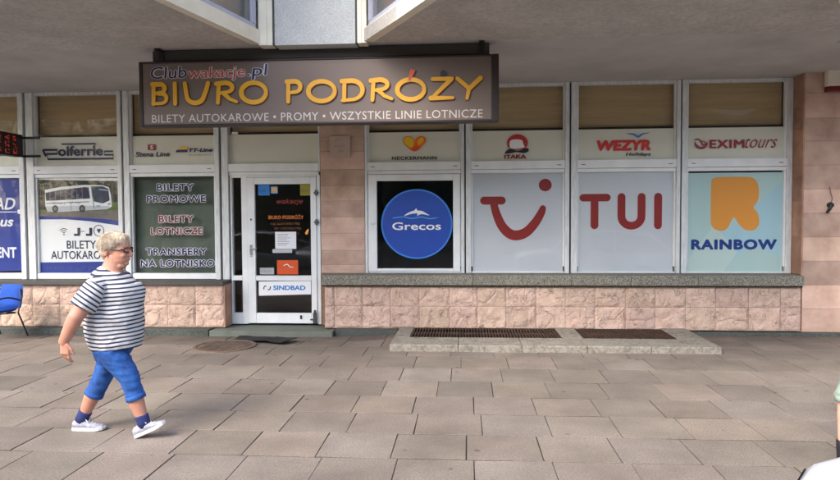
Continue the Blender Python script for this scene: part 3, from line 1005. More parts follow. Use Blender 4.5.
# bay e: red smile
fe = bays['e']
MB().rect(0.105, 1.49, 0.885, 2.415, YP, 0.003).build('grey_film', FILMG, fe)
sm = MB()
sm.stroke([(0.285, 1.995), (0.555, 1.995)], 0.125, YP - 0.003, 0.002)
arc = catmull([(0.43, 1.96), (0.475, 1.79), (0.56, 1.60), (0.68, 1.48), (0.80, 1.455), (0.94, 1.51), (1.07, 1.65), (1.16, 1.80), (1.185, 1.87)], 5, False)
n_ = len(arc)
sm.stroke(arc, [0.11 + 0.05 * math.sin(math.pi * i / (n_ - 1)) - 0.015 * i / n_ for i in range(n_)], YP - 0.0042, 0.002)
sm.disc(1.222, 2.228, 0.098, 0.096, YP - 0.003, 0.002, 32)
sm.build('smile_mark', REDT, fe)
MB().disc(0.795, 2.865, 0.16, 0.145, YT, 0.002, 30, 0, 180).disc(0.795, 2.862, 0.16, 0.09, YT, 0.002, 20, 180, 360).build('red_dome_mark', mat('itaka_red', srgb(190, 48, 52), 0.45), fe)
MB().plate(catmull([(0.69, 2.80), (0.68, 2.90), (0.74, 2.93), (0.86, 2.92), (0.885, 2.86), (0.90, 2.81), (0.80, 2.79)], 4), YT - 0.0012, 0.001).build('white_face_mark', WHITE, fe)
MB().plate(catmull([(0.60, 2.72), (0.68, 2.79), (0.80, 2.755), (0.93, 2.80), (0.97, 2.755), (0.90, 2.72), (0.78, 2.735), (0.70, 2.72)], 4), YT - 0.0024, 0.001).build('dark_swoosh_mark', BLKT, fe)
text('ITAKA', 0.594, 0.932, 2.636, 2.70, YT, DRED, fe, bold=0.05)

# bay f: three letters
ff_ = bays['f']
MB().rect(1.72, 3.147, 0.885, 2.415, YP, 0.003).build('grey_film', FILMG, ff_)
tl = MB()
tl.stroke([(1.80, 2.028), (2.155, 2.028)], 0.115, YP - 0.003, 0.002)
tl.stroke([(1.97, 2.02), (1.97, 1.605)], 0.118, YP - 0.0042, 0.002)
uu = [(2.375, 2.035), (2.375, 1.75)] + [(2.525 - 0.15 * math.cos(R(a)), 1.74 - 0.145 * math.sin(R(a))) for a in range(15, 166, 15)] + [(2.675, 1.75), (2.675, 2.035)]
tl.stroke(uu, 0.118, YP - 0.003, 0.002)
tl.stroke([(2.922, 2.035), (2.922, 1.60)], 0.118, YP - 0.003, 0.002)
tl.build('lettering', REDT, ff_)
text('WEZYR', 1.995, 2.805, 2.735, 2.90, YT, mat('wezyr_red', srgb(206, 46, 40), 0.45), ff_, bold=0.06, shear=0.12)
text('Holidays', 2.43, 2.805, 2.642, 2.71, YT, BLKT, ff_, bold=0.02, shear=0.2)
MB().stroke(catmull([(2.45, 2.995), (2.54, 2.985), (2.61, 2.945), (2.68, 2.985), (2.78, 3.005)], 4, False), [0.006, 0.012, 0.016, 0.02, 0.022, 0.024, 0.026, 0.028, 0.03, 0.028, 0.026, 0.024, 0.02, 0.016, 0.012, 0.008, 0.004], YT, 0.002, False).build('bird_mark', mat('bird_blue', srgb(60, 120, 190), 0.45), ff_)

# bay g: orange letter on pale turquoise
fg = bays['g']
MB().rect(3.35, 4.755, 0.885, 2.39, YP, 0.003).build('turquoise_poster', mat('turquoise_print', srgb(204, 230, 226), 0.4, var=0.06, scale=1), fg)
MB().plate([(3.352, 1.05), (3.8, 1.62), (4.0, 1.58), (4.75, 2.25), (4.75, 1.1), (4.3, 1.3), (4.0, 1.05), (3.352, 0.93)], YP - 0.001, 0.0006).build('pale_ray_mark', mat('ray_print', srgb(194, 230, 238), 0.4), fg)
MB().plate([(3.352, 1.06), (3.75, 1.6), (4.1, 1.2), (3.9, 0.89), (3.352, 0.89)], YP - 0.002, 0.0006).build('pale_ray_mark', mat('ray_print_pale', srgb(216, 236, 230), 0.4), fg)


def RX(cx, cy):
    px, py = 620 + cx / 3.81, 110 + cy / 3.81
    return (3.712 + (px - 711) * 0.01468, 2.314 - (py - 178) * 0.01518)


rl = [(345, 275), (352, 262), (370, 257), (420, 256), (485, 257), (510, 266), (522, 285), (526, 315), (523, 345), (506, 372), (522, 392), (529, 425), (522, 447), (505, 459), (480, 458), (460, 445), (445, 425), (432, 408), (420, 428), (412, 445), (398, 458), (378, 460), (358, 452), (346, 435), (344, 400), (344, 330)]
MB().plate(catmull([RX(*p) for p in rl], 3), YP - 0.004, 0.002).build('orange_letter', ORG, fg)
outl = text('RAINBOW', 3.415, 4.675, 1.225, 1.385, YP - 0.004, mat('rainbow_blue', srgb(16, 62, 150), 0.4), fg, bold=0.055, spacing=1.14)
text('EXIM', 3.665, 4.178, 2.755, 2.885, YT, DRED, fg, bold=0.035, spacing=1.1)
text('tours', 4.185, 4.655, 2.755, 2.905, YT, DRED, fg, bold=-0.005, shear=0.45)
ex = MB()
ex.stroke([(3.545 + 0.085 * math.cos(R(a)), 2.83 + 0.075 * math.sin(R(a))) for a in range(-200, 20, 12)], 0.02, YT, 0.001, False)
ex.stroke(catmull([(3.45, 2.88), (3.50, 2.90), (3.55, 2.85), (3.58, 2.80), (3.63, 2.83)], 4, False), 0.018, YT - 0.001, 0.001, False)
ex.stroke(catmull([(3.47, 2.82), (3.52, 2.78), (3.58, 2.78), (3.60, 2.85), (3.54, 2.87)], 4, False), 0.014, YT - 0.002, 0.001, False)
ex.build('swirl_mark', DRED, fg)

# door bay
dfm = MB()
dfm.box(-3.745, -2.302, 9.995, 10.10, 2.475, 2.60)
dfm.box(-3.745, -2.302, 10.02, 10.10, 2.415, 2.47)
dfm.box(-3.72, -3.70, 10.0, 10.10, 0.06, 2.413)
dfm.box(-3.545, -3.455, 10.0, 10.10, 0.06, 2.413)
dfm.box(-3.698, -3.547, 10.0, 10.10, 0.06, 0.235)
dfm.box(-3.698, -3.547, 10.0, 10.10, 0.755, 0.83)
dfm.box(-3.698, -3.547, 10.0, 10.10, 2.385, 2.413)
dfm.box(-2.335, -2.28, 10.0, 10.10, 0.06, 2.413)
dfm.box(-3.453, -2.337, 10.0, 10.10, 2.385, 2.413)
dframe = dfm.build('door_frame', ALUW, B, bevel=0.004)
g_ = MB()
g_.rect(-3.70, -3.545, 0.235, 0.755, 10.055, 0.004).rect(-3.70, -3.545, 0.83, 2.385, 10.055, 0.004)
g_.build('pane', GLASS, dframe)
MB().rect(-3.75, -2.302, 2.60, 3.735, 10.055, 0.004).build('pane', GLASST, dframe)
MB().rect(-3.75, -2.305, 2.595, 3.068, 10.066, 0.002).build('film', FILM, dframe)
MB().rect(-3.70, -3.60, 3.072, 3.11, 10.05, 0.002).build('white_tape', WHITE, dframe)
top_blind(dframe, -3.74, -2.3)
dr = MB()
dr.box(-3.45, -3.325, 9.985, 10.045, 0.075, 2.382)
dr.box(-2.43, -2.34, 9.985, 10.045, 0.075, 2.382)
dr.box(-3.323, -2.432, 9.985, 10.045, 2.275, 2.382)
dr.box(-3.323, -2.432, 9.985, 10.045, 0.752, 0.832)
dr.box(-3.323, -2.432, 9.985, 10.045, 0.075, 0.238)
door = dr.build('door', ALUW, B, bevel=0.006)
g_ = MB().rect(-3.325, -2.43, 0.83, 2.277, 10.02, 0.004).rect(-3.325, -2.43, 0.236, 0.754, 10.02, 0.004)
g_.build('pane', GLASS, door)
hd = MB()
hd.box(-3.41, -3.375, 9.975, 9.986, 1.16, 1.32)
hd.tube([(-3.392, 9.98, 1.27), (-3.392, 9.925, 1.27), (-3.28, 9.92, 1.265)], 0.009)
hd.disc(-3.392, 1.14, 0.012, 0.012, 9.972, 0.012, 12)
hd.build('handle', mat('steel', srgb(170, 170, 172), 0.3, metal=0.8), door)
MB().disc(-3.385, 1.72, 0.012, 0.018, 9.98, 0.006, 12).build('lock', BLK, door)
for hz in (2.135, 1.676):
    MB().box(-2.352, -2.318, 9.955, 9.985, hz - 0.045, hz + 0.045).box(-2.372, -2.30, 9.968, 9.986, hz - 0.02, hz + 0.015).build('hinge', mat('hinge_grey', srgb(90, 92, 94), 0.4, metal=0.4), door, bevel=0.003)
MB().box(-2.615, -2.585, 9.972, 9.986, 0.145, 0.205).build('lower_lock', BLK, door)
MB().box(-2.40, -2.35, 9.94, 9.985, 0.078, 0.25).box(-2.45, -2.352, 9.955, 9.983, 0.13, 0.15).box(-2.385, -2.365, 9.935, 9.985, 0.25, 0.29).build('door_stop', mat('cast_grey', srgb(66, 66, 62), 0.6), door, bevel=0.004)
YD = 10.0175
DK = mat('door_orange', srgb(206, 112, 36), 0.5)
MB().rect(-3.275, -3.09, 2.10, 2.268, YD, 0.001).build('blue_sticker', CYANB, door)
scrawl(-3.25, -3.115, 2.15, 2.20, YD - 0.001, NAVY, door, 1)
MB().rect(-3.07, -2.96, 2.13, 2.238, YD, 0.001).build('small_sticker', mat('pale_blue_print', srgb(150, 180, 205), 0.5), door)
MB().disc(-3.015, 2.185, 0.035, 0.03, YD - 0.001, 0.0005, 14).build('sticker_mark', ORG, door)
MB().rect(-2.60, -2.435, 2.095, 2.272, YD, 0.001).build('olive_sticker', mat('olive_print', srgb(150, 140, 40), 0.5), door)
scrawl(-2.585, -2.455, 2.15, 2.20, YD - 0.001, NAVY2, door, 2)
text('wakacje', -2.98, -2.56, 1.94, 2.05, YD, mat('door_red', srgb(150, 44, 40), 0.5), door, shear=0.3)
text('BIURO PODRÓŻY', -3.115, -2.55, 1.725, 1.80, YD, DK, door, bold=0.03)
for i, (xa, xb) in enumerate(((-3.08, -2.60), (-3.02, -2.58), (-3.02, -2.60))):
    scrawl(xa, xb, 1.635 - i * 0.075, 1.675 - i * 0.075, YD, mat('faint_brown', srgb(150, 96, 60), 0.5), door, 3 + i)
MB().plate(catmull([(-2.53, 1.50), (-2.50, 1.55), (-2.47, 1.57), (-2.48, 1.51), (-2.50, 1.48)], 3), YD, 0.001).build('gold_mark', ORG, door)
MB().rect(-3.01, -2.672, 1.255, 1.525, YD - 0.004, 0.001).build('paper_notice', PAPER, door)
MB().rect(-3.055, -2.74, 1.19, 1.25, YD - 0.002, 0.001).build('paper_notice', mat('paper_grey', srgb(190, 194, 200), 0.7), door)
lines = MB()
for i in range(7):
    lines.rect(-2.97, -2.97 + 0.24 * random.uniform(0.6, 1.0), 1.48 - i * 0.028, 1.487 - i * 0.028, YD - 0.005, 0.0005)
lines.build('notice_print', GREYT, door)
MB().rect(-2.985, -2.648, 0.85, 1.075, YD - 0.003, 0.001).build('orange_card', ORGD, door)
MB().stroke(catmull([(-2.88, 0.99), (-2.82, 1.01), (-2.78, 0.97), (-2.73, 0.965)], 4, False), 0.012, YD - 0.004, 0.0005, False).build('card_mark', WHITE, door)
MB().rect(-3.265, -3.035, 0.85, 0.955, YD - 0.003, 0.001).build('grey_card', mat('card_grey', srgb(168, 172, 176), 0.6), door)
scrawl(-3.25, -3.06, 0.885, 0.92, YD - 0.004, GREYT, door, 9)
MB().plate([(-3.285, 0.51), (-2.445, 0.535), (-2.445, 0.75), (-3.285, 0.735)], 10.01, 0.003).build('white_plate', WHITE, door)
text('SINDBAD', -3.05, -2.53, 0.60, 0.675, 10.0085, CYANB, door, bold=0.035)
lg = MB()
for k in range(2):
    lg.stroke([(-3.175 + k * 0.05 + 0.028 * math.cos(R(a)), 0.635 + (k - 0.5) * 0.02 + 0.04 * math.sin(R(a))) for a in range(60 + 180 * k, 220 + 180 * k, 20)], 0.016, 10.0085, 0.001, False)
lg.build('plate_mark', NAVY2, door)

# doorstep
tag(MB().box(-3.9, -2.0, 9.50, 9.995, -0.1, 0.036).box(-3.74, -2.17, 9.997, 10.3, -0.03, 0.036).build('doorstep', STEP, B, bevel=0.012))

# ------------------------------------------------------------------ things fixed to the wall
sg = thing('fascia_sign', 'long taupe box sign with raised yellow lettering hung under the soffit', 'sign', (-1.77, 7.68, 2.855))
SY = 7.60
MB().box(-3.885, 0.30, SY, SY + 0.03, 2.885, 3.612).build('face_panel', SIGNP, sg)
fr = MB()
fr.box(-3.93, -3.886, SY - 0.012, SY + 0.16, 2.857, 3.636)
fr.box(0.301, 0.388, SY - 0.012, SY + 0.16, 2.857, 3.636)
fr.box(-3.885, 0.30, SY - 0.012, SY + 0.16, 3.613, 3.636)
fr.box(-3.885, 0.30, SY - 0.012, SY + 0.16, 2.857, 2.884)
fr.box(-3.885, 0.30, SY + 0.1, SY + 0.16, 2.884, 3.613)
fr.build('case', mat('case_brown', srgb(44, 32, 28), 0.5), sg, bevel=0.008)
MB().box(-3.78, 0.28, SY + 0.05, SY + 0.14, 3.655, 3.773).build('shade_strip', mat('shade_grey', srgb(64, 58, 53), 0.7), sg)  # dark strip painted in for the soft shadow above the sign
for bx in (-3.70, 0.16):
    MB().box(bx, bx + 0.06, SY + 0.03, SY + 0.05, 3.62, 3.772).box(bx, bx + 0.06, SY - 0.08, SY + 0.03, 3.755, 3.772).build('bracket', BLK, sg, bevel=0.003)


def sx(px):
    return -3.785 + (px - 151) * 0.012012


GZ0, GZ1 = 3.115, 3.378


def glyph(strokes, x0, x1, dz=0.0, hs=1.0):
    out = []
    for st in strokes:
        out.append([(x0 + u * (x1 - x0), GZ0 + dz + v * (GZ1 - GZ0) * hs) for u, v in st])
    return out


def arcp(cx, cy, rx, ry, a0, a1, n=14):
    return [(cx + rx * math.cos(R(a0 + (a1 - a0) * i / n)), cy + ry * math.sin(R(a0 + (a1 - a0) * i / n))) for i in range(n + 1)]


GL = {
    'B': [[(0.1, 0.04), (0.12, 0.95)], [(0.05, 0.93), (0.5, 0.93)] + arcp(0.55, 0.74, 0.3, 0.2, 80, -80, 8) + [(0.2, 0.52)], [(0.45, 0.52)] + arcp(0.6, 0.29, 0.36, 0.23, 80, -90, 8) + [(0.05, 0.06)]],
    'I': [[(0.5, 0.04), (0.5, 0.95)]],
    'U': [[(0.04, 0.95), (0.10, 0.45)] + arcp(0.45, 0.40, 0.34, 0.34, 200, 345, 10) + [(0.88, 0.6), (0.97, 0.95)]],
    'R': [[(0.08, 0.05), (0.14, 0.92)], [(0.02, 0.90), (0.45, 0.94)] + arcp(0.5, 0.72, 0.3, 0.21, 80, -90, 8) + [(0.2, 0.48)], [(0.38, 0.46), (0.65, 0.22), (1.0, 0.08)]],
    'O': [arcp(0.5, 0.48, 0.46, 0.44, 0, 360, 30)],
    'P': [[(0.12, 0.04), (0.14, 0.95)], [(0.05, 0.93), (0.5, 0.94)] + arcp(0.55, 0.70, 0.36, 0.24, 80, -90, 8) + [(0.2, 0.44)]],
    'D': [[(0.12, 0.05), (0.14, 0.92)], [(0.03, 0.90), (0.42, 0.92)] + arcp(0.45, 0.50, 0.48, 0.42, 80, -80, 10) + [(0.05, 0.05)]],
    'Z': [[(0.12, 0.92), (0.9, 0.92)], [(0.88, 0.90), (0.08, 0.08)], [(0.04, 0.08), (0.94, 0.08)]],
    'Y': [[(0.03, 0.92), (0.5, 0.48)], [(0.97, 0.92), (0.5, 0.46), (0.42, 0.05)]],
}
for ch, a, b_, dz in (('B', 151, 170, 0), ('I', 172, 181, 0), ('U', 184, 213, 0), ('R', 217, 241, 0), ('O', 241.5, 272, 0),
                      ('P', 288, 307, 0), ('O', 309, 341, 0), ('D', 343, 369, 0), ('R', 372, 396, 0), ('O', 397, 429, 0), ('Z', 430, 457, 0), ('Y', 456, 483, 0)):
    mb, me_ = MB(), MB()
    for i, st in enumerate(glyph(GL[ch], sx(a) + 0.02, sx(b_) - 0.02, dz)):
        n_ = len(st)
        ww = [0.046 + 0.010 * math.sin(3.0 * k / max(1, n_ - 1) + i) for k in range(n_)]
        mb.stroke(st, ww, SY - 0.026 - i * 0.0012, 0.012)
        me_.stroke([(x + 0.005, z - 0.006) for x, z in st], [q + 0.008 for q in ww], SY - 0.012 - i * 0.0012, 0.014)
    o = mb.build('letter', SIGNY, sg)
    me_.build('letter_side', SIGNE, o)
MB().stroke([(sx(411.5), 3.345), (sx(415.5), 3.47)], [0.028, 0.06], SY - 0.03, 0.02, False).build('accent', mat('accent_red', srgb(206, 92, 64), 0.5), sg)
MB().plate(catmull([(sx(442), 3.40), (sx(443), 3.445), (sx(446), 3.455), (sx(447.5), 3.42), (sx(446), 3.39)], 3), SY - 0.03, 0.02).build('accent', mat('accent_navy', srgb(52, 54, 78), 0.5), sg)
for bd, a, b_, mm in (('Club', -3.785, -3.335, NAVY), ('wakacje', -3.325, -2.62, mat('club_red', srgb(196, 74, 66), 0.5)), ('.pl', -2.60, -2.345, NAVY)):
    z0_, z1_ = (3.43, 3.575) if bd == 'Club' else ((3.39, 3.56) if bd == 'wakacje' else (3.40, 3.575))
    sl_ = 0.01
    text(bd, a - 0.006, b_ + 0.006, z0_ - 0.006, z1_ + 0.006, SY - 0.003, SIGNW, sg, name='letter_outline', bold=0.05, shear=0.08, slope=sl_)
    text(bd, a, b_, z0_, z1_, SY - 0.006, mm, sg, bold=0.004, shear=0.08, slope=sl_)
text('BILETY AUTOKAROWE • PROMY • WSZYSTKIE LINIE LOTNICZE', -3.78, 0.20, 2.905, 3.0, SY - 0.004, SIGNW, sg, bold=0.0, spacing=1.05)

# plaque on the pier
pq = thing('wall_plaque', 'pale square plaque with faint letters on the pink pier by the door', 'plaque', (-1.95, 9.99, 2.68))
MB().box(-2.112, -1.788, 9.965, 9.985, 2.685, 3.012).build('plate', mat('plaque_stone', srgb(188, 166, 152), 0.6, var=0.12, scale=5), pq, bevel=0.004)
scrawl(-2.01, -1.97, 2.945, 2.985, 9.963, GREYT, pq, 10)
scrawl(-2.04, -1.86, 2.84, 2.87, 9.963, GREYT, pq, 11)
scrawl(-1.97, -1.88, 2.77, 2.80, 9.963, GREYT, pq, 12)
# alarm siren box
al = thing('alarm_siren', 'cream siren box with a dark red lens high on the right pier', 'alarm', (5.27, 9.7, 3.49))
MB().box(5.11, 5.44, 9.58, 9.683, 3.568, 3.85).build('housing', mat('cream_plastic', srgb(226, 218, 200), 0.4, var=0.06), al, bevel=0.02)
MB().box(5.115, 5.435, 9.585, 9.683, 3.492, 3.566).build('lens', mat('red_lens', srgb(110, 16, 24), 0.25), al, bevel=0.012)
# cable end on the right pier
cb = thing('cable_stub', 'black cable gland with a short loose wire on the right pier', 'cable', (5.22, 9.69, 1.89))
MB().tube([(5.225, 9.69, 1.89), (5.225, 9.64, 1.885)], [0.042, 0.036], 10).tube([(5.222, 9.645, 1.89), (5.20, 9.64, 1.83), (5.17, 9.66, 1.775)], [0.03, 0.024, 0.018], 8).build('gland', BLK, cb, smooth=False)
MB().tube(catmull([(5.225, 9.66, 1.91), (5.24, 9.655, 1.98), (5.225, 9.665, 2.06), (5.215, 9.675, 2.15)], 4, False), 0.006, 6).build('wire', mat('wire_grey', srgb(110, 100, 92), 0.6), cb)
# LED display projecting from the mullion
ld = thing('led_display', 'black projecting display with red dot letters by the left mullion', 'display', (-7.1, 9.4, 2.73))
MB().box(-7.2, -7.05, 8.55, 9.88, 2.735, 3.09).build('case', BLK, ld, bevel=0.01)
dots = MB()
r_ = random.Random(5)
for row in range(3):
    for k in range(6):
        yy = 8.75 + k * 0.18
        for j in range(5):
            for i in range(3):
                if r_.random() < 0.55:
                    y_, z_ = yy + i * 0.034, 3.045 - row * 0.10 - j * 0.016
                    dots.box(-7.049, -7.046, y_, y_ + 0.02, z_ - 0.009, z_)
dots.build('dot_letters', mat('led_red', (0.9, 0.05, 0.03), 0.5, emit=0.10), ld)
for z_ in (2.755, 3.05):
    MB().box(-7.12, -6.81, 9.93, 9.955, z_ - 0.018, z_ + 0.018).box(-7.12, -7.08, 9.882, 9.93, z_ - 0.015, z_ + 0.015).box(-6.86, -6.83, 9.957, 9.98, z_ - 0.012, z_ + 0.012).build('bracket', BLK, ld, bevel=0.003)

# ------------------------------------------------------------------ things on the pavement
lw = thing('light_well', 'low pale concrete kerb slab with two rusty gratings along the wall', 'light well', (1.1, 9.0, 0))
cs = MB()
x_ = [-1.0, -0.77, 1.32, 1.62, 2.86, 3.22]
for a, b_ in ((-1.0, -0.1), (-0.098, 0.72), (0.722, 1.55), (1.552, 2.35), (2.352, 3.22)):
    cs.box(a, b_, 8.32, 8.86, -0.02, 0.088)
for a, b_ in ((-1.0, -0.78), (1.32, 1.60), (2.86, 3.22)):
    cs.box(a, b_, 8.862, 9.71, -0.02, 0.087)
cs.build('slab', CONC, lw, bevel=0.014)
MB().box(-0.779, 1.319, 8.861, 9.71, 0.006, 0.012).box(1.601, 2.859, 8.861, 9.71, 0.006, 0.012).build('pit', mat('pit_dark', srgb(38, 32, 28), 0.95), lw)
RUST = mat('rusty_iron', srgb(84, 64, 54), 0.7, var=0.5, scale=10, col2=srgb(50, 38, 33), metal=0.2)
for a, b_ in ((-0.775, 1.315), (1.605, 2.855)):
    g_ = MB()
    n_ = int((b_ - a) / 0.042)
    for i in range(n_ + 1):
        xx = a + 0.012 + (b_ - a - 0.024) * i / n_
        g_.box(xx - 0.007, xx + 0.007, 8.87, 9.66, 0.055, 0.080)
    for yy in (8.866, 9.26, 9.65):
        g_.box(a, b_, yy, yy + 0.012, 0.046, 0.078)
    g_.build('grating', RUST, lw)

mh = thing('manhole_cover', 'round rusty manhole cover in the pavement before the door', 'manhole cover', (-3.28, 8.53, 0))
rim = MB()
N = 40
ring = [(math.cos(2 * math.pi * i / N), math.sin(2 * math.pi * i / N)) for i in range(N)]
vs, fs = [], []
for rad, z in ((0.42, -0.01), (0.415, 0.014), (0.375, 0.016), (0.372, 0.006)):
    vs += [(-3.28 + rad * c, 8.53 + rad * s, z) for c, s in ring]
for k in range(3):
    for i in range(N):
        fs.append((k * N + i, k * N + (i + 1) % N, (k + 1) * N + (i + 1) % N, (k + 1) * N + i))
rim.add(vs, fs)
rim.build('rim', mat('rim_iron', srgb(112, 92, 78), 0.75, var=0.4, scale=8), mh)
lid = MB()
lid.add([(-3.28 + 0.37 * c, 8.53 + 0.37 * s, 0.009) for c, s in ring], [tuple(range(N))])
for i in range(-6, 7):
    for j in range(-6, 7):
        if i * i + j * j < 36:
            lid.box(-3.28 + i * 0.056 - 0.018, -3.28 + i * 0.056 + 0.018, 8.53 + j * 0.056 - 0.018, 8.53 + j * 0.056 + 0.018, 0.009, 0.016)
lid.build('lid', mat('lid_rust', srgb(106, 90, 78), 0.8, var=0.4, scale=7, col2=srgb(70, 59, 51)), mh)

mt = MB()


def matgrid(corners, nx, nz, wob, seed):
    c = [Vector(p) for p in corners]

    def fn(u, v):
        p = (c[0] * (1 - u) + c[1] * u) * (1 - v) + (c[3] * (1 - u) + c[2] * u) * v
        return (p.x, p.y, p.z + wob * (0.5 + noise.noise(Vector((p.x * 4, p.y * 4, seed)))))
    mt.grid(nx, nz, lambda u, v: (lambda q: (q[0], q[1], q[2] + 0.02 + dip(q[0], q[1])))(fn(u, v)))


matgrid([(-3.33, 8.93, 0.010), (-2.74, 8.84, 0.012), (-2.70, 9.33, 0.012), (-3.38, 9.355, 0.010)], 10, 8, 0.02, 1)
matgrid([(-2.92, 8.80, 0.022), (-2.52, 8.62, 0.02), (-2.40, 9.03, 0.018), (-2.76, 9.22, 0.024)], 8, 8, 0.025, 2)
mo = mt.build('door_mat', mat('black_rubber', srgb(30, 30, 29), 0.85, var=0.3, scale=20, bump=0.003, bscale=150))
mo.modifiers.new('solid', 'SOLIDIFY').thickness = 0.008
tag(mo, 'crumpled black rubber mat lying askew before the doorstep', 'door mat')

# blue chair at the left edge
ch = thing('blue_chair', 'blue upholstered chair with black tube legs at the left edge', 'chair', (-6.93, 9.0, -0.02), R(-14), local=True)
BLUF = mat('blue_fabric', srgb(18, 74, 168), 0.8, var=0.15, scale=9, bump=0.001, bscale=200)


def pad(mb, cx, cy, cz, sx_, sy_, sz_, curve=0.0):
    n_ = 10
    vs, fs = [], []
    for side in (1, -1):
        for j in range(n_ + 1):
            for i in range(n_ + 1):
                u, v = i / n_ * 2 - 1, j / n_ * 2 - 1
                k = (1 - abs(u) ** 4) ** 0.5 * (1 - abs(v) ** 4) ** 0.5
                ru = u * (1 - 0.06 * v * v)
                rv_ = v * (1 - 0.06 * u * u)
                vs.append((cx + ru * sx_ / 2, cy + rv_ * sy_ / 2, cz + side * sz_ / 2 * k + curve * u * u))
    M_ = (n_ + 1) ** 2
    for s in range(2):
        for j in range(n_):
            for i in range(n_):
                a = s * M_ + j * (n_ + 1) + i
                q = (a, a + 1, a + n_ + 2, a + n_ + 1)
                fs.append(q if s == 0 else q[::-1])
    mb.add(vs, fs)


sb = MB()
pad(sb, 0, 0, 0.44, 0.48, 0.46, 0.11)
sb.build('seat', BLUF, ch, smooth=True)
bk = MB()
pad(bk, 0, 0, 0, 0.46, 0.36, 0.08, -0.03)
bko = MB()
for v in bk.v:
    bko.v.append((v[0], 0.24 - v[2] + 0.12 * (v[1]), 0.61 + v[1]))
bko.f, bko.t = bk.f, bk.t
bko.build('backrest', BLUF, ch, smooth=True)
for s in (-1, 1):
    MB().tube([(s * 0.25, -0.24, 0.01), (s * 0.255, -0.20, 0.40), (s * 0.255, 0.10, 0.385)], 0.012).build('leg', BLK, ch)
    MB().tube([(s * 0.275, 0.30, 0.01), (s * 0.262, 0.16, 0.38), (s * 0.25, 0.22, 0.60), (s * 0.2, 0.25, 0.72)], 0.012).build('leg', BLK, ch)
    MB().tube(catmull([(s * 0.262, 0.2, 0.56), (s * 0.28, 0.0, 0.62), (s * 0.28, -0.16, 0.60), (s * 0.262, -0.2, 0.42)], 4, False), 0.012).build('armrest', BLK, ch)
MB().tube([(-0.255, 0.12, 0.385), (0.255, 0.12, 0.385)], 0.011).tube([(-0.255, -0.18, 0.385), (0.255, -0.18, 0.385)], 0.011).build('seat_frame', BLK, ch)


# ------------------------------------------------------------------ people
def loft(path, n=18):
    """closed tube: path of (centre, half depth, half width, tangent-side vector optional)"""
    vs, fs = [], []
    P = [Vector(p[0]) for p in path]
    for i, p in enumerate(path):
        a = P[max(0, i - 1)]
        b_ = P[min(len(P) - 1, i + 1)]
        t = (b_ - a).normalized()
        sdv = Vector((0, 1, 0))
        u = t.cross(sdv)
        if u.length < 0.1:
            u = Vector((1, 0, 0))
        u.normalize()
        v = t.cross(u).normalized()
        for k in range(n):
            an = 2 * math.pi * k / n
            vs.append(P[i] + u * math.cos(an) * p[1] + v * math.sin(an) * p[2])
    m_ = len(path)
    for i in range(m_ - 1):
        for k in range(n):
            fs.append((i * n + k, i * n + (k + 1) % n, (i + 1) * n + (k + 1) % n, (i + 1) * n + k))
    fs.append(tuple(range(n - 1, -1, -1)))
    fs.append(tuple(range((m_ - 1) * n, m_ * n)))
    return vs, fs


def ball(c, rx, ry, rz, n=14, rot=None):
    vs, fs = [], []
    c = Vector(c)
    for j in range(n + 1):
        th = math.pi * j / n
        for k in range(n):
            ph = 2 * math.pi * k / n
            q = Vector((rx * math.sin(th) * math.cos(ph), ry * math.sin(th) * math.sin(ph), rz * math.cos(th)))
            if rot:
                q = rot @ q
            vs.append(c + q)
    for j in range(n):
        for k in range(n):
            fs.append((j * n + k, j * n + (k + 1) % n, (j + 1) * n + (k + 1) % n, (j + 1) * n + k))
    return vs, fs


def fuse(shapes, name, ma, parent, voxel=0.008, smooth=3, disp=None, attr=None):
    """one continuous surface out of overlapping closed shapes"""
    bm_v, bm_f = [], []
    for vs, fs in shapes:
        k = len(bm_v)
        bm_v += [tuple(v) for v in vs]
        bm_f += [tuple(i + k for i in f) for f in fs]
    me = bpy.data.meshes.new('tmp')
    me.from_pydata(bm_v, [], bm_f)
    bm = bmesh.new()
    bm.from_mesh(me)
    bmesh.ops.remove_doubles(bm, verts=bm.verts, dist=1e-5)
    bmesh.ops.recalc_face_normals(bm, faces=bm.faces)
    bm.to_mesh(me)
    bm.free()
    o = link(bpy.data.objects.new('tmp', me))
    md = o.modifiers.new('r', 'REMESH')
    md.mode = 'VOXEL'
    md.voxel_size = voxel
    if smooth:
        ms = o.modifiers.new('s', 'SMOOTH')
        ms.iterations = smooth
        ms.factor = 0.5
    dg = bpy.context.evaluated_depsgraph_get()
    res = bpy.data.meshes.new_from_object(o.evaluated_get(dg))
    bpy.data.objects.remove(o)
    bpy.data.meshes.remove(me)
    res.name = name
    if disp:
        for v in res.vertices:
            v.co = disp(v.co)
    if attr:
        ca = res.color_attributes.new('tint', 'FLOAT_COLOR', 'POINT')
        for i, v in enumerate(res.vertices):
            ca.data[i].color = attr(v.co)
    res.materials.clear()
    res.materials.append(ma)
    res.polygons.foreach_set('use_smooth', [True] * len(res.polygons))
    ob = link(bpy.data.objects.new(name, res))
    ob.parent = parent
    ORG_LOC[ob.name] = Vector((0, 0, 0))
    return ob


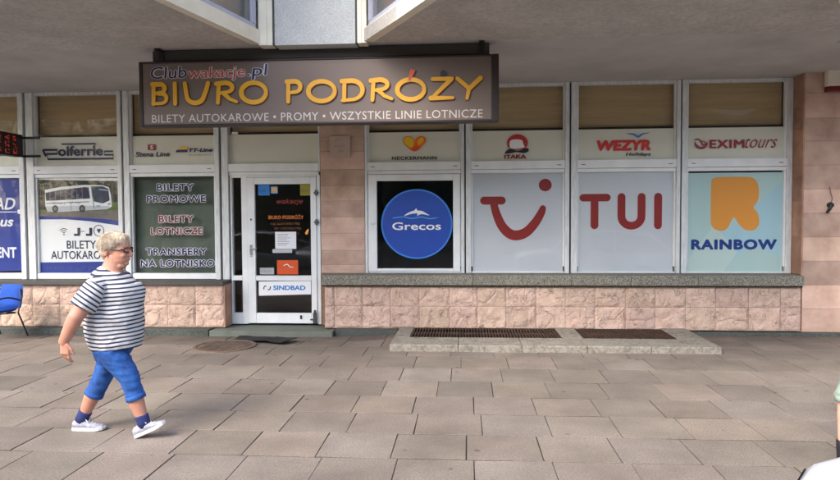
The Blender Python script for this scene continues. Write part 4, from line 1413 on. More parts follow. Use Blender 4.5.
def hand(wrist, down, palm_n, fwd, size=1.0, curl=0.5):
    """palm and five fingers; down = direction of fingers, palm_n = palm normal, fwd = towards the thumb side"""
    d, n_, f = Vector(down).normalized(), Vector(palm_n).normalized(), Vector(fwd).normalized()
    w0 = Vector(wrist)
    sh = []
    k = size

    def slab(c0, c1, wf, wn, wf2, wn2):
        vs = []
        N_ = 12
        for c, a, b_ in ((c0, wf * 0.9, wn * 0.9), (c0 * 0.5 + c1 * 0.5, (wf + wf2) / 2, (wn + wn2) / 2), (c1, wf2, wn2)):
            for q in range(N_):
                an = 2 * math.pi * q / N_
                vs.append(c + f * math.cos(an) * a + n_ * math.sin(an) * b_)
        fs = [(i * N_ + q, i * N_ + (q + 1) % N_, (i + 1) * N_ + (q + 1) % N_, (i + 1) * N_ + q) for i in range(2) for q in range(N_)]
        fs += [tuple(range(N_ - 1, -1, -1)), tuple(range(2 * N_, 3 * N_))]
        sh.append((vs, fs))
    slab(w0 - d * 0.02, w0 + d * 0.095 * k, 0.032, 0.024, 0.044 * k, 0.018)
    for i, (of, ln) in enumerate(((0.034, 0.075), (0.012, 0.085), (-0.011, 0.078), (-0.032, 0.06))):
        b0 = w0 + d * 0.085 * k + f * of * k
        c_ = curl * (0.8 + 0.15 * i)
        p1 = b0 + (d * math.cos(c_ * 0.5) + n_ * math.sin(c_ * 0.5)) * ln * 0.45 * k
        p2 = p1 + (d * math.cos(c_ * 1.2) + n_ * math.sin(c_ * 1.2)) * ln * 0.33 * k
        p3 = p2 + (d * math.cos(c_ * 1.8) + n_ * math.sin(c_ * 1.8)) * ln * 0.25 * k
        mb = MB().tube([b0 - d * 0.02, b0, p1, p2, p3, p3 + (p3 - p2) * 0.15], [0.0095, 0.0100, 0.0095, 0.0088, 0.0076, 0.004], 8)
        sh.append((mb.v, mb.f))
    t0 = w0 + d * 0.03 * k + f * 0.03 * k
    t1 = t0 + (f * 0.6 + d * 0.75 + n_ * 0.25).normalized() * 0.042 * k
    t2 = t1 + (f * 0.2 + d * 0.95 + n_ * 0.3).normalized() * 0.034 * k
    mb = MB().tube([w0 + d * 0.01, t0, t1, t2, t2 + (t2 - t1) * 0.15], [0.016, 0.015, 0.0115, 0.0095, 0.005], 8)
    sh.append((mb.v, mb.f))
    return sh


def skin_mat(name, col):
    return mat(name, col, 0.55, var=0.12, scale=12, col2=tuple(c * k for c, k in zip(col[:3], (0.95, 0.82, 0.78))))


def shoe(ankle, pitch, yaw, parent, upper, sole, sock, lace=None, ln=0.27):
    """low trainer; ankle = point on the ground under the ankle before pitching about the heel"""
    M_ = Matrix.Translation(Vector(ankle)) @ Matrix.Rotation(yaw, 4, 'Z') @ Matrix.Translation((-0.07, 0, 0)) @ Matrix.Rotation(-pitch, 4, 'Y') @ Matrix.Translation((0.07, 0, 0))
    secs = [(-0.075, 0.026, 0.02, 0.07), (-0.06, 0.036, 0.02, 0.085), (-0.02, 0.040, 0.02, 0.09), (0.03, 0.041, 0.02, 0.085), (0.08, 0.045, 0.02, 0.07), (0.13, 0.047, 0.02, 0.055), (0.165, 0.042, 0.022, 0.047), (0.19, 0.026, 0.026, 0.04)]
    vs, fs = [], []
    N_ = 14
    for x, hw, z0, z1 in secs:
        for k in range(N_):
            an = 2 * math.pi * k / N_
            c, s = math.cos(an), math.sin(an)
            yy = hw * (abs(c) ** 0.75) * (1 if c >= 0 else -1)
            zz = (z0 + z1) / 2 + (z1 - z0) / 2 * (abs(s) ** 0.85) * (1 if s >= 0 else -1)
            vs.append(M_ @ Vector((x, yy * (0.82 if s > 0.5 else 1), zz)))
    for i in range(len(secs) - 1):
        for k in range(N_):
            fs.append((i * N_ + k, i * N_ + (k + 1) % N_, (i + 1) * N_ + (k + 1) % N_, (i + 1) * N_ + k))
    fs += [tuple(range(N_ - 1, -1, -1)), tuple(range((len(secs) - 1) * N_, len(secs) * N_))]
    mb = MB().add(vs, fs)
    o = mb.build('shoe', upper, parent, smooth=True)
    sp = MB()
    out = []
    for x, hw, z0, z1 in secs:
        out.append((x, hw + 0.006))
    pts = [(-0.084, 0.0)] + [(x, -h) for x, h in out] + [(0.2, 0.0)] + [(x, h) for x, h in out[::-1]]
    n_ = len(pts)
    toe = lambda x: 0.012 * max(0, (x - 0.12) / 0.08)
    sv = [M_ @ Vector((x, y, toe(x))) for x, y in pts] + [M_ @ Vector((x, y, 0.026 + toe(x))) for x, y in pts]
    sp.add(sv, [tuple(range(n_ - 1, -1, -1)), tuple(range(n_, 2 * n_))] + [(i, (i + 1) % n_, n_ + (i + 1) % n_, n_ + i) for i in range(n_)])
    sp.build('sole', sole, o, bevel=0.004)
    if lace:
        lb = MB()
        for x in (0.035, 0.06, 0.085, 0.11):
            zt = 0.092 - (x - 0.02) * 0.38
            lb.tube([M_ @ Vector((x, -0.03, zt - 0.012)), M_ @ Vector((x + 0.006, 0, zt + 0.004)), M_ @ Vector((x, 0.03, zt - 0.012))], 0.004, 6)
        for s in (-1, 1):
            lb.tube(catmull([tuple(M_ @ Vector(q)) for q in ((0.03, 0, 0.09), (0.035, s * 0.02, 0.099), (0.07, s * 0.036, 0.08), (0.035, s * 0.01, 0.088))], 4, False), 0.0035, 6)
        lb.build('lace', lace, o)
    return M_


def build_walker(root, pose, look):
    """one walking person facing +x; pose and look give the joints, girths and clothes"""
    sk = look['skin']
    tk = look['torso']      # (z, back, front, half width)
    hs = look.get('head', (0.0, 0.0))
    hx, hz = hs
    shp = []
    # trunk under the clothes
    shp.append(loft([(((b_ + f_) / 2, 0, z), (f_ - b_) / 2 * 0.93, h * 0.93) for z, b_, f_, h in tk]))
    # neck and head
    H_ = lambda x, z, y=0.0: (x + hx, y, z + hz)
    shp.append(loft([(H_(-0.01, 1.27), 0.11, 0.11), (H_(0.03, 1.33), 0.086, 0.078), (H_(0.05, 1.39), 0.078, 0.068), (H_(0.06, 1.46), 0.075, 0.064)]))
    shp.append(ball(H_(0.062, 1.535), 0.112, 0.078, 0.098, 18))
    shp.append(loft([(H_(0.095, 1.56), 0.085, 0.068), (H_(0.105, 1.50), 0.083, 0.069), (H_(0.105, 1.45), 0.078, 0.066), (H_(0.108, 1.41), 0.066, 0.056), (H_(0.112, 1.385), 0.048, 0.040)]))
    shp.append(ball(H_(0.153, 1.395), 0.023, 0.024, 0.020, 10))                      # chin
    shp.append(ball(H_(0.098, 1.375), 0.055, 0.05, 0.03, 12))                        # under the chin
    shp.append(loft([(H_(0.176, 1.505), 0.008, 0.009), (H_(0.188, 1.485), 0.012, 0.011), (H_(0.198, 1.463), 0.015, 0.014), (H_(0.186, 1.448), 0.013, 0.016)]))   # nose
    shp.append(ball(H_(0.172, 1.431), 0.013, 0.022, 0.0065, 10))                     # lips
    shp.append(ball(H_(0.170, 1.420), 0.013, 0.020, 0.0065, 10))
    shp.append(ball(H_(0.168, 1.525), 0.014, 0.05, 0.009, 10))                       # brow
    for s in (-1, 1):
        shp.append(ball(H_(0.150, 1.462, s * 0.036), 0.026, 0.024, 0.026, 10))        # cheek
        shp.append(ball(H_(0.025, 1.482, s * 0.074), 0.018, 0.009, 0.031, 10))        # ear
    # arms
    for A in pose['arms']:
        s, e, wz = Vector(A['s']), Vector(A['e']), Vector(A['w'])
        g = look['arm']
        shp.append(loft([(s, g[0], g[0]), (s.lerp(e, 0.35), g[0] * 0.98, g[0] * 0.95), (s.lerp(e, 0.75), g[1] * 1.1, g[1] * 1.05), (e, g[1], g[1] * 0.95), (e.lerp(wz, 0.3), g[1] * 0.98, g[1] * 0.92), (e.lerp(wz, 0.75), g[2] * 1.15, g[2] * 1.05), (wz, g[2], g[2] * 0.85), (wz + (wz - e).normalized() * 0.03, g[2] * 0.9, g[2] * 0.75)]))
        shp += hand(wz, A.get('d', wz - e), A['n'], A['f'], look.get('hand', 1.0), A.get('curl', 0.5))
    # legs
    for Lg in pose['legs']:
        h, k, a = Vector(Lg['h']), Vector(Lg['k']), Vector(Lg['a'])
        g = look['leg']
        sd = (a - k).normalized()
        back = Vector((-1, 0, 0))
        shp.append(loft([(h, g[0] * 0.8, g[0] * 0.8), (h.lerp(k, 0.5), g[0] * 0.66, g[0] * 0.66), (k, g[1] * 0.86, g[1] * 0.86), (k.lerp(a, 0.3) + back * 0.006, g[1] * 0.90, g[1] * 0.88), (k.lerp(a, 0.6) + back * 0.006, g[1] * 0.83, g[1] * 0.78), (k.lerp(a, 0.88), g[2], g[2] * 0.9), (a, g[2], g[2] * 0.9), (a + sd * 0.03, g[2] * 1.05, g[2] * 0.9)]))
        M_ = Matrix.Translation(Vector(Lg['foot'])) @ Matrix.Rotation(-Lg['pitch'], 4, 'Y')
        shp.append(loft([(M_ @ Vector((-0.04, 0, 0.05)), 0.022, 0.022), (M_ @ Vector((0.03, 0, 0.05)), 0.022, 0.024), (M_ @ Vector((0.12, 0, 0.038)), 0.010, 0.022)]))
    body = fuse(shp, 'body', sk, root, 0.0052, 2)
    # eyes
    for s in (-1, 1):
        MB().tube([H_(0.170, 1.526, s * 0.015), H_(0.172, 1.531, s * 0.035), H_(0.158, 1.527, s * 0.054)], [0.003, 0.0045, 0.002], 6).build('eyebrow', mat('eyebrow_hair', srgb(120, 96, 74), 0.7), root)
        eb = MB()
        eb.add(*ball(H_(0.161, 1.503, s * 0.031), 0.0125, 0.0125, 0.0105, 10))
        e = eb.build('eye', mat('eye_white', srgb(226, 222, 216), 0.25), root, smooth=True)
        MB().add(*ball(H_(0.1685, 1.502, s * 0.031), 0.006, 0.0065, 0.0065, 8)).build('iris', mat('iris_dark', srgb(52, 58, 66), 0.2), e, smooth=True)
    return body


SHIRT = bpy.data.materials.new('striped_jersey')
SHIRT.use_nodes = True
n = SHIRT.node_tree
b = n.nodes['Principled BSDF']
b.inputs['Roughness'].default_value = 0.85
at = n.nodes.new('ShaderNodeAttribute')
at.attribute_name = 'tint'
sp = n.nodes.new('ShaderNodeSeparateColor')
n.links.new(at.outputs['Color'], sp.inputs[0])
mu = n.nodes.new('ShaderNodeMath')
mu.operation = 'MULTIPLY'
mu.inputs[1].default_value = 2.0 / 0.0325
fr_ = n.nodes.new('ShaderNodeMath')
fr_.operation = 'FRACT'
gt = n.nodes.new('ShaderNodeMath')
gt.operation = 'GREATER_THAN'
gt.inputs[1].default_value = 0.60
n.links.new(sp.outputs[0], mu.inputs[0])
n.links.new(mu.outputs[0], fr_.inputs[0])
n.links.new(fr_.outputs[0], gt.inputs[0])
mx = n.nodes.new('ShaderNodeMix')
mx.data_type = 'RGBA'
mx.inputs[6].default_value = srgb(196, 194, 193)
mx.inputs[7].default_value = srgb(44, 48, 72)
n.links.new(gt.outputs[0], mx.inputs[0])
n.links.new(mx.outputs[2], b.inputs['Base Color'])

wm = thing('person', 'woman in striped shirt and blue cropped trousers walking across the pavement', 'person', (-2.88, 5.0, 0.0), local=True)
SKIN = skin_mat('skin_fair', srgb(184, 134, 112))
pose = dict(
    arms=[dict(s=(0.0, -0.185, 1.215), e=(-0.10, -0.29, 1.00), w=(-0.195, -0.29, 0.822), n=(0.35, 1, 0), f=(1, -0.35, 0), d=(0.0, 0.03, -1), curl=0.55),
          dict(s=(0.0, 0.185, 1.215), e=(-0.07, 0.29, 0.99), w=(0.05, 0.26, 0.86), n=(0, -1, 0), f=(0.2, 0, 1), d=(0.8, -0.35, -0.3), curl=0.9)],
    legs=[dict(h=(0.045, -0.085, 0.72), k=(0.205, -0.075, 0.475), a=(0.300, -0.065, 0.135), foot=(0.318, -0.065, 0.0), pitch=R(24)),
          dict(h=(-0.01, 0.095, 0.72), k=(-0.115, 0.09, 0.455), a=(-0.295, 0.09, 0.115), foot=(-0.305, 0.09, 0.0), pitch=R(0))])
torso = [(0.68, -0.10, 0.13, 0.15), (0.76, -0.14, 0.20, 0.18), (0.87, -0.18, 0.24, 0.19), (0.976, -0.18, 0.24, 0.19), (1.09, -0.18, 0.25, 0.19), (1.17, -0.17, 0.25, 0.19), (1.24, -0.14, 0.17, 0.15), (1.29, -0.09, 0.14, 0.11), (1.335, -0.07, 0.13, 0.10), (1.36, -0.04, 0.11, 0.08)]
look = dict(skin=SKIN, torso=torso, arm=(0.073, 0.057, 0.040), leg=(0.115, 0.072, 0.046), hand=1.12)
build_walker(wm, pose, look)

# shirt: trunk and two sleeves in one surface, stripes follow trunk and sleeve
A0, A1 = Vector((0.0, -0.185, 1.215)), Vector((-0.10, -0.29, 1.00))
F0, F1 = Vector((0.0, 0.185, 1.215)), Vector((-0.07, 0.29, 0.99))
tor = [(0.715, -0.150, 0.262, 0.222), (0.725, -0.156, 0.268, 0.226), (0.78, -0.175, 0.278, 0.232), (0.87, -0.195, 0.288, 0.238), (0.976, -0.204, 0.292, 0.240), (1.07, -0.214, 0.286, 0.232), (1.13, -0.208, 0.302, 0.226), (1.18, -0.198, 0.304, 0.218), (1.235, -0.175, 0.268, 0.198)]
tor = [(z, b_ * 0.95, f_ * 0.945, h * 0.84) for z, b_, f_, h in tor]
sh = [loft([(((b_ + f_) / 2, 0, z), (f_ - b_) / 2, h) for z, b_, f_, h in tor] + [((0.048, 0, 1.275), 0.178, 0.165), ((0.060, 0, 1.315), 0.138, 0.128), ((0.068, 0, 1.338), 0.118, 0.110)], 26)]
for s, e in ((A0, A1), (F0, F1)):
    q_ = 0.05 if s.y < 0 else -0.05
    sh.append(loft([(s + Vector((0.012, q_ * 1.3, 0.035)), 0.075, 0.07), (s + Vector((0.0, q_ * 0.2, 0.0)), 0.092, 0.084), (s.lerp(e, 0.3), 0.097, 0.092), (s.lerp(e, 0.64), 0.097, 0.092), (s.lerp(e, 0.69), 0.098, 0.092), (s.lerp(e, 0.705), 0.088, 0.084)], 20))


def folds(v):
    k = 0.009 * noise.noise(Vector((v.x * 6, v.y * 6, v.z * 4))) + 0.007 * noise.noise(Vector((v.x * 9, v.y * 9, v.z * 15 + v.x * 16))) + 0.007 * noise.noise(Vector((v.x * 11 + v.z * 7, v.y * 11, v.z * 5 - 3)))
    rg = lambda q: (0.32 - abs(noise.noise(q))) * 2.2
    low = max(0.0, min(1.0, (1.22 - v.z) / 0.3))
    k += 0.0075 * low * rg(Vector((v.x * 7 + v.z * 5, v.y * 5, v.z * 3.2 - v.x * 3))) + 0.004 * rg(Vector((v.x * 13 - v.z * 10, v.y * 9, v.z * 9)))
    d = Vector((v.x - 0.04, v.y, 0))
    d = d.normalized() if d.length > 0 else d
    z = v.z + (0.008 * math.sin(v.x * 9) if v.z < 0.72 else 0)
    return Vector((v.x, v.y, z)) + d * k


def stripe(v):
    for s, e in ((A0, A1), (F0, F1)):
        t = (e - s).normalized()
        q = (v - s)
        along = q.dot(t)
        rad = (q - t * along).length
        out = abs(v.y) > 0.205 and rad < 0.128
        if -0.03 < along < 0.24 and out:
            return ((1.3 - along * 0.95 + 0.25 * (v.x - s.x - t.x * along) * 0.6) / 2, 0, 0, 1)
    zz = v.z - 0.02 * math.cos(v.y * 6) + 0.008 * noise.noise(Vector((v.x * 4, v.y * 4, v.z * 3))) + 0.05 * max(0, v.z - 1.12) * (v.x / 0.3)
    return (zz / 2, 0, 0, 1)


fuse(sh, 'shirt', SHIRT, wm, 0.007, 4, folds, stripe)

JEAN = mat('blue_denim', srgb(40, 90, 158), 0.9, var=0.4, scale=13, col2=srgb(24, 58, 118), bump=0.0015, bscale=120, stretch=(1, 1, 0.6))


def trousers(parent, ma, hips, legs, r0, r1, r2, cut):
    shp = [loft(hips, 22)]
    for Lg in legs:
        h, k, a = Vector(Lg['h']), Vector(Lg['k']), Vector(Lg['a'])
        hem = k.lerp(a, cut)
        shp.append(loft([(h + Vector((0, 0, 0.02)), r0, r0), (h.lerp(k, 0.35), r0 * 0.95, r0 * 0.93), (h.lerp(k, 0.75), r0 * 0.78, r0 * 0.76), (k, r1, r1), (k.lerp(hem, 0.6), r2 * 0.99, r2), (hem, r2 * 1.03, r2), (hem + (a - k).normalized() * 0.004, r2 * 0.9, r2 * 0.88)], 20))
    wr = lambda v: v + Vector((v.x, v.y, 0)).normalized() * (0.009 * (0.3 - abs(noise.noise(Vector((v.x * 7 + v.z * 9, v.y * 6, v.z * 17))))) * 2 + 0.005 * noise.noise(Vector((v.x * 10 + v.z * 12, v.y * 10, v.z * 26))) + 0.006 * noise.noise(Vector((v.x * 20, v.y * 5, v.z * 11))))
    tr_ = fuse(shp, 'trousers', ma, parent, 0.006, 2, wr)
    for Lg in legs:
        h, k, a = Vector(Lg['h']), Vector(Lg['k']), Vector(Lg['a'])
        hem = k.lerp(a, cut)
        t = (a - k).normalized()
        cf = MB().add(*loft([(hem - t * 0.032, r2 * 0.99, r2 * 0.96), (hem - t * 0.030, r2 * 1.065, r2 * 1.035), (hem + t * 0.006, r2 * 1.075, r2 * 1.045), (hem + t * 0.008, r2 * 0.95, r2 * 0.92)], 24))
        cf.build('cuff', ma, tr_, smooth=True)
    return tr_


trousers(wm, JEAN, [((0.035, 0, 0.86), 0.15, 0.16), ((0.03, 0, 0.76), 0.155, 0.17), ((0.02, 0, 0.67), 0.135, 0.165), ((0.02, 0, 0.60), 0.10, 0.15)], pose['legs'], 0.110, 0.079, 0.072, 0.46)
SNEAK = mat('sneaker_canvas', srgb(170, 170, 182), 0.8, var=0.25, scale=25, col2=srgb(126, 124, 142))
SOLE = mat('sneaker_sole', srgb(196, 195, 192), 0.6, var=0.08)
SOCK = mat('blue_sock', srgb(38, 48, 98), 0.9, var=0.2, scale=30)
for Lg in pose['legs']:
    shoe(Lg['foot'], Lg['pitch'], 0, wm, SNEAK, SOLE, SOCK, SOLE)
    a, k = Vector(Lg['a']), Vector(Lg['k'])
    t = (k - a).normalized()
    so = MB()
    so.v, so.f = [], []
    so.add(*loft([(a - t * 0.05, 0.05, 0.044), (a, 0.052, 0.047), (a + t * 0.03, 0.053, 0.048), (a + t * 0.045, 0.055, 0.050), (a + t * 0.05, 0.050, 0.046)], 16))
    so.build('sock', SOCK, wm, smooth=True)
# hair
BLOND = mat('blond_hair', srgb(190, 178, 156), 0.6, var=0.35, scale=22, col2=srgb(156, 128, 96), stretch=(1, 1, 1.5))
hsh = [ball((0.045, 0, 1.553), 0.118, 0.089, 0.094, 18), ball((0.095, 0, 1.588), 0.086, 0.078, 0.054, 14), ball((-0.0, 0, 1.50), 0.066, 0.078, 0.07, 14), ball((-0.008, 0, 1.455), 0.032, 0.058, 0.036, 12)]


def tousle(v):
    k = 0.004 * noise.noise(v * 24) + 0.004 * noise.noise(v * 60)
    return v + (v - Vector((0.05, 0, 1.53))).normalized() * k


hair = fuse(hsh, 'hair', BLOND, wm, 0.005, 2, tousle)
stn = MB()
r_ = random.Random(4)
crown = Vector((-0.35, 0.0, 0.94)).normalized()
for i in range(2600):
    z_ = r_.uniform(-0.35, 1.0)
    th = r_.uniform(0, 2 * math.pi)
    q_ = math.sqrt(max(0, 1 - z_ * z_))
    d = Vector((math.cos(th) * q_, math.sin(th) * q_, z_))
    if d.x > 0.45 and d.z < 0.30:
        continue
    if d.x > -0.15 and d.z < -0.05:
        continue
    p = Vector((0.048, 0, 1.552)) + Vector((d.x * 0.119, d.y * 0.090, d.z * 0.094))
    if d.x > 0.2 and d.z > 0.2:
        p.z += 0.004
    flow = d - crown * d.dot(crown)
    flow = flow - d * flow.dot(d) + Vector((0.25, 0, -0.55)) * 0.5 + Vector((r_.gauss(0, .22), r_.gauss(0, .22), r_.gauss(0, .12)))
    flow = (flow - d * flow.dot(d)).normalized()
    ln = r_.uniform(0.03, 0.065)
    lift = r_.uniform(0.0005, 0.005)
    stn.tube([p - d * 0.003, p + flow * ln * 0.5 + d * lift, p + flow * ln + d * (lift - 0.004 + r_.uniform(-0.003, 0.004))], [0.0019, 0.0017, 0.0004], 4)
stn.build('lock_of_hair', mat('pale_blond_hair', srgb(206, 196, 180), 0.55, var=0.3, scale=30, col2=srgb(176, 152, 122)), hair, smooth=True)
# glasses
gl_ = MB()
for s in (-1, 1):
    gl_.tube([(0.183 - 0.012 * math.cos(R(a)) ** 2 * (1 if math.cos(R(a)) > 0 else 0.3), s * (0.034 + 0.030 * math.copysign(abs(math.cos(R(a))) ** 0.6, math.cos(R(a)))), 1.502 + 0.018 * math.copysign(abs(math.sin(R(a))) ** 0.6, math.sin(R(a)))) for a in range(0, 360, 20)], 0.0062, 6, True)
    gl_.tube([(0.172, s * 0.064, 1.508), (0.15, s * 0.076, 1.508), (0.04, s * 0.079, 1.512), (0.02, s * 0.077, 1.495)], 0.006, 6)
gl_.tube([(0.188, -0.008, 1.506), (0.192, 0, 1.508), (0.188, 0.008, 1.506)], 0.0035, 6)
gl_.build('glasses', mat('tortoise_frame', srgb(58, 26, 20), 0.3), wm)
MB().add(*ball((0.027, -0.083, 1.452), 0.006, 0.005, 0.006, 8)).build('earring', mat('earring_dark', srgb(60, 44, 40), 0.3, metal=0.5), wm, smooth=True)

# passer-by at the right edge
pb = thing('person', 'passer-by in pale green shorts and black socks cut off by the right edge', 'person', (2.775, 4.55, 0.0), R(180 + 32), local=True)
pose2 = dict(
    arms=[dict(s=(-0.03, -0.17, 1.23), e=(-0.20, -0.20, 1.00), w=(-0.24, -0.18, 0.78), n=(0, 1, 0), f=(1, 0, 0), curl=0.4),
          dict(s=(-0.03, 0.17, 1.23), e=(-0.16, 0.20, 0.99), w=(-0.18, 0.19, 0.77), n=(0, -1, 0), f=(1, 0, 0), curl=0.4)],
    legs=[dict(h=(0.02, -0.085, 0.74), k=(0.20, -0.085, 0.52), a=(0.20, -0.085, 0.10), foot=(0.19, -0.085, 0.0), pitch=0.0),
          dict(h=(-0.02, 0.085, 0.74), k=(-0.06, 0.085, 0.44), a=(-0.22, 0.085, 0.11), foot=(-0.22, 0.085, 0.0), pitch=0.0)])
tor2 = [(0.68, -0.12, 0.12, 0.16), (0.80, -0.115, 0.115, 0.155), (0.95, -0.11, 0.11, 0.15), (1.10, -0.115, 0.12, 0.155), (1.20, -0.115, 0.11, 0.165), (1.28, -0.09, 0.08, 0.13), (1.34, -0.05, 0.06, 0.07)]
build_walker(pb, pose2, dict(skin=skin_mat('skin_light', srgb(226, 172, 150)), torso=tor2, arm=(0.052, 0.042, 0.030), leg=(0.085, 0.056, 0.038), head=(-0.06, 0.0)))
PGREEN = mat('pale_green_cloth', srgb(136, 150, 138), 0.85, var=0.1, scale=8)
t2 = [(0.70, -0.135, 0.135, 0.175), (0.80, -0.13, 0.13, 0.17), (0.95, -0.125, 0.125, 0.165), (1.10, -0.13, 0.135, 0.17), (1.20, -0.13, 0.125, 0.18), (1.27, -0.105, 0.10, 0.15), (1.31, -0.08, 0.08, 0.10)]
sh = [loft([(((b_ + f_) / 2, 0, z), (f_ - b_) / 2, h) for z, b_, f_, h in t2], 22)]
for s, e in ((Vector((-0.03, -0.17, 1.23)), Vector((-0.10, -0.22, 0.97))), (Vector((-0.03, 0.17, 1.23)), Vector((-0.09, 0.22, 0.97)))):
    sh.append(loft([(s.lerp(e, -0.1), 0.06, 0.06), (s.lerp(e, 0.2), 0.07, 0.07), (s.lerp(e, 0.55), 0.068, 0.068)], 16))
fuse(sh, 'shirt', mat('grey_cloth', srgb(150, 150, 156), 0.85), pb, 0.009, 3, folds)
trousers(pb, PGREEN, [((0.0, 0, 0.86), 0.13, 0.165), ((0.0, 0, 0.76), 0.135, 0.17), ((0.0, 0, 0.66), 0.12, 0.16)], pose2['legs'], 0.09, 0.066, 0.060, 0.05)
BSHOE = mat('black_shoe', srgb(30, 30, 34), 0.6)
for Lg in pose2['legs']:
    shoe(Lg['foot'], Lg['pitch'], 0, pb, BSHOE, mat('navy_sole', srgb(40, 46, 84), 0.6), BSHOE)
    a, k = Vector(Lg['a']), Vector(Lg['k'])
    t = (k - a).normalized()
    MB().add(*loft([(a - t * 0.05, 0.05, 0.046), (a, 0.048, 0.044), (a + t * 0.08, 0.052, 0.048), (a + t * 0.12, 0.054, 0.050), (a + t * 0.125, 0.048, 0.044)], 16)).build('sock', BSHOE, pb, smooth=True)
fuse([ball((-0.015, 0, 1.558), 0.120, 0.090, 0.095, 16), ball((-0.06, 0, 1.49), 0.07, 0.078, 0.08, 14)], 'hair', mat('brown_hair', srgb(84, 62, 46), 0.6, var=0.3, scale=25), pb, 0.008, 1, None)


# ------------------------------------------------------------------ parked cars
def car(label, loc, rz, paint):
    t = thing('parked_car', label, 'car', loc, rz, local=True)
    # local frame: nose towards -x, length 4.1, width 1.74
    stn_ = [(-2.05, 0.52, 0.36, 0.70), (-2.0, 0.66, 0.30, 0.80), (-1.9, 0.76, 0.26, 0.87), (-1.6, 0.84, 0.24, 0.93), (-1.2, 0.865, 0.22, 0.97), (-0.85, 0.87, 0.21, 0.985), (0.0, 0.87, 0.20, 0.99), (0.9, 0.87, 0.21, 1.0), (1.5, 0.86, 0.24, 1.02), (1.9, 0.80, 0.30, 1.0), (2.03, 0.70, 0.38, 0.92), (2.06, 0.60, 0.45, 0.80)]
    vs, fs = [], []
    N_ = 24
    for x, hw, z0, z1 in stn_:
        for k in range(N_):
            an = 2 * math.pi * k / N_
            c, s = math.cos(an), math.sin(an)
            e = 0.42
            vs.append((x, hw * (abs(c) ** e) * (1 if c >= 0 else -1), (z0 + z1) / 2 + (z1 - z0) / 2 * (abs(s) ** 0.55) * (1 if s >= 0 else -1)))
    for i in range(len(stn_) - 1):
        for k in range(N_):
            fs.append((i * N_ + k, i * N_ + (k + 1) % N_, (i + 1) * N_ + (k + 1) % N_, (i + 1) * N_ + k))
    fs += [tuple(range(N_ - 1, -1, -1)), tuple(range((len(stn_) - 1) * N_, len(stn_) * N_))]
    MB().add(vs, fs).build('body', paint, t, smooth=True)
    cab = [(-0.95, 0.72, 0.97), (-0.25, 0.60, 1.40), (0.5, 0.59, 1.46), (1.3, 0.58, 1.42), (1.85, 0.66, 1.02)]
    vs, fs = [], []
    for x, hw, z in cab:
        vs += [(x, -hw - (0.0 if z < 1.1 else 0.0), z), (x, hw, z)]
    vs2 = [(-0.97, -0.76, 0.93), (-0.97, 0.76, 0.93), (1.9, -0.76, 0.96), (1.9, 0.76, 0.96)]
    gb = MB()
    gb.add([(-0.97, -0.76, 0.93), (-0.97, 0.76, 0.93), (-0.2, 0.585, 1.39), (-0.2, -0.585, 1.39), (1.35, 0.575, 1.41), (1.35, -0.575, 1.41), (1.92, 0.74, 0.97), (1.92, -0.74, 0.97)],
           [(0, 3, 2, 1), (3, 5, 4, 2), (5, 7, 6, 4), (0, 1, 6, 7), (1, 2, 4, 6), (0, 7, 5, 3)])
    gb.build('windows', mat('car_glass', srgb(24, 28, 30), 0.05), t, bevel=0.02)
    rf = MB()
    rf.grid(8, 6, lambda u, v: (-0.28 + u * 1.75, (v * 2 - 1) * 0.605 * (1 - 0.02 * u), 1.405 + 0.055 * math.sin(math.pi * u) - 0.03 * (v * 2 - 1) ** 2 + (0.0 if 0 < u < 1 else -0.01)))
    ro = rf.build('roof', paint, t, smooth=True)
    ro.modifiers.new('s', 'SOLIDIFY').thickness = 0.03
    pil = MB()
    for s in (-1, 1):
        pil.tube([(-0.99, s * 0.76, 0.95), (-0.22, s * 0.60, 1.40)], 0.028).tube([(1.95, s * 0.74, 0.98), (1.38, s * 0.59, 1.41)], 0.04).tube([(0.45, s * 0.775, 0.97), (0.45, s * 0.60, 1.44)], 0.03)
    pil.build('pillar', paint, t)
    for wx in (-1.28, 1.25):
        for s in (-1, 1):
            tb = MB()
            tb.tube([(wx, s * 0.68, 0.31), (wx, s * 0.70, 0.31), (wx, s * 0.85, 0.31), (wx, s * 0.88, 0.31)], [0.26, 0.31, 0.31, 0.27], 28)
            wo_ = tb.build('wheel', mat('tyre_rubber', srgb(26, 26, 27), 0.9), t)
            MB().tube([(wx, s * 0.86, 0.31), (wx, s * 0.89, 0.31)], [0.2, 0.19], 20).build('rim', mat('alloy', srgb(170, 172, 176), 0.35, metal=0.7), wo_)
    def skin_pt(x, a, s):
        for p, q in zip(stn_[:-1], stn_[1:]):
            if p[0] <= x <= q[0]:
                k = (x - p[0]) / (q[0] - p[0])
                hw, z0, z1 = (p[i] + (q[i] - p[i]) * k for i in (1, 2, 3))
                return (x - 0.004, s * (hw * math.cos(R(a)) ** 0.42 + 0.006), (z0 + z1) / 2 + (z1 - z0) / 2 * math.sin(R(a)) ** 0.55 + 0.004)
    for s in (-1, 1):
        hb = MB()
        hb.grid(8, 6, lambda u, v: skin_pt(-1.99 + u * 0.12, 10 + v * (22 - 6 * u), s))
        hb.build('headlight', mat('headlight_lens', srgb(64, 70, 76), 0.1), t, smooth=True)
        mb = MB()
        pad(mb, -0.7, s * 0.96, 1.0, 0.12, 0.18, 0.13)
        mb.build('mirror', paint, t, smooth=True)
    MB().box(-2.07, -2.0, -0.45, 0.45, 0.40, 0.50).build('grille', BLK, t, bevel=0.01)
    return t


WPAINT = mat('white_car_paint', srgb(202, 206, 212), 0.15, spec=0.6)
car('white car with just its front corner showing at the bottom right', (3.40, 2.22, -0.13), R(1), WPAINT)
car('silver car parked at the kerb, seen mirrored in the door glass', (-5.6, 1.9, -0.13), R(180), mat('silver_car_paint', srgb(170, 174, 180), 0.2, metal=0.3))


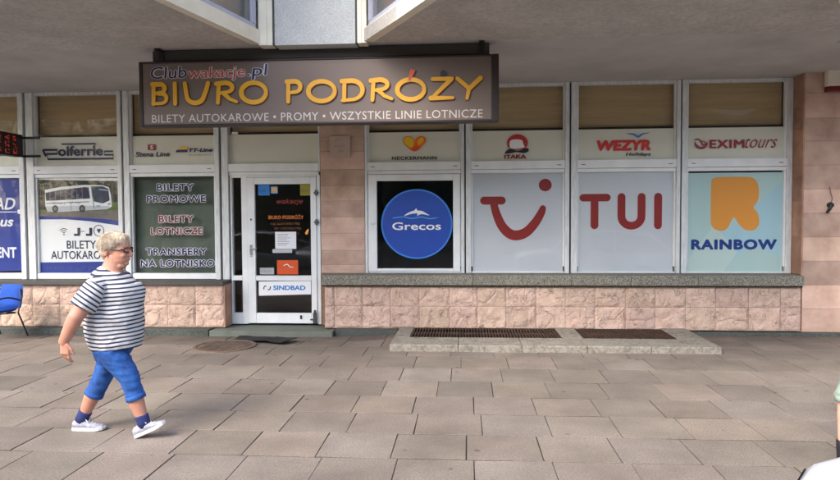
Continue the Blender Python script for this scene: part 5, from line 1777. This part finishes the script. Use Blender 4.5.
# ------------------------------------------------------------------ trees across the street (mirrored in the glass)
BARK = mat('bark', (0.09, 0.07, 0.055), 0.9, var=0.4, scale=8, bump=0.01, bscale=30)
LEAF = mat('leaf', (0.07, 0.105, 0.035), 0.6, var=0.5, scale=1.4, col2=(0.035, 0.06, 0.02))


def tree(x, y, h, cr, seed, label):
    r = random.Random(seed)
    t = thing('street_tree', label, 'tree', (x, y, -0.13), group='trees across the street', local=True)
    tb = MB()
    tb.tube([(0, 0, 0), (0.05, 0.02, h * 0.25), (0.0, 0.1, h * 0.5), (0.1, 0.05, h * 0.8)], [0.22, 0.17, 0.13, 0.05], 10)
    tips = []
    for i in range(9):
        a = r.uniform(0, 6.28)
        z0_ = h * r.uniform(0.3, 0.6)
        e = Vector((math.cos(a) * cr * 0.8, math.sin(a) * cr * 0.8, z0_ + h * r.uniform(0.1, 0.35)))
        tb.tube([(0.02, 0.05, z0_), tuple(e * 0.5 + Vector((0, 0, z0_ * 0.55))), tuple(e)], [0.08, 0.05, 0.02], 6)
        tips.append(e)
    tb.build('trunk', BARK, t)
    lf = MB()
    cl = [Vector((math.cos(a) * cr * q, math.sin(a) * cr * q, h * zz)) for a, q, zz in [(r.uniform(0, 6.28), r.uniform(0, 0.85), r.uniform(0.16, 0.96)) for _ in range(46)]] + tips
    for c in cl:
        s = cr * r.uniform(0.22, 0.42)
        for _ in range(95):
            d = Vector((r.gauss(0, 1), r.gauss(0, 1), r.gauss(0, 0.8))) * s * 0.5
            p = c + d
            u = Vector((r.uniform(-1, 1), r.uniform(-1, 1), r.uniform(-1, 1))).normalized()
            v = u.cross(Vector((r.uniform(-1, 1), r.uniform(-1, 1), r.uniform(-1, 1)))).normalized()
            k = r.uniform(0.07, 0.14)
            lf.add([p - u * k, p + v * k * 0.6, p + u * k, p - v * k * 0.6], [(0, 1, 2, 3)])
    lf.build('crown', LEAF, t)


for i, (x, y, h, cr) in enumerate(((-31.0, -16.5, 8.8, 3.3), (-26.6, -16, 8.6, 3.3), (-22.4, -17, 9.0, 3.3), (-18.2, -16.5, 8.5, 3.2), (-13.8, -17, 8.8, 3.2), (-9.4, -17, 9.0, 3.2), (-3.4, -18, 8.4, 3.1), (2.4, -18, 8.0, 3.0), (8.5, -17.5, 8.4, 3.1))):
    tree(x, y, h, cr, 50 + i, 'leafy street tree across the road, mirrored in the shop glass')


# ------------------------------------------------------------------ apartment block added across the street to stop bright sky reflections
ab = thing('sky_blocker', 'grey apartment block added across the street to dull sky reflections', 'building', (0, -34, -0.13))
MB().box(-30, 30, -45, -34, -0.13, 10).build('blocker_wall', mat('blocker_render', srgb(92, 88, 82), 0.9, var=0.2, scale=0.6), ab)
GD = mat('blocker_glass', srgb(40, 46, 52), 0.15)
for k in range(3):
    for j in range(12):
        xx = -28 + j * 4.9
        MB().box(xx, xx + 1.8, -33.99, -33.96, 1.2 + k * 3.4, 2.8 + k * 3.4).build('window', GD, ab)
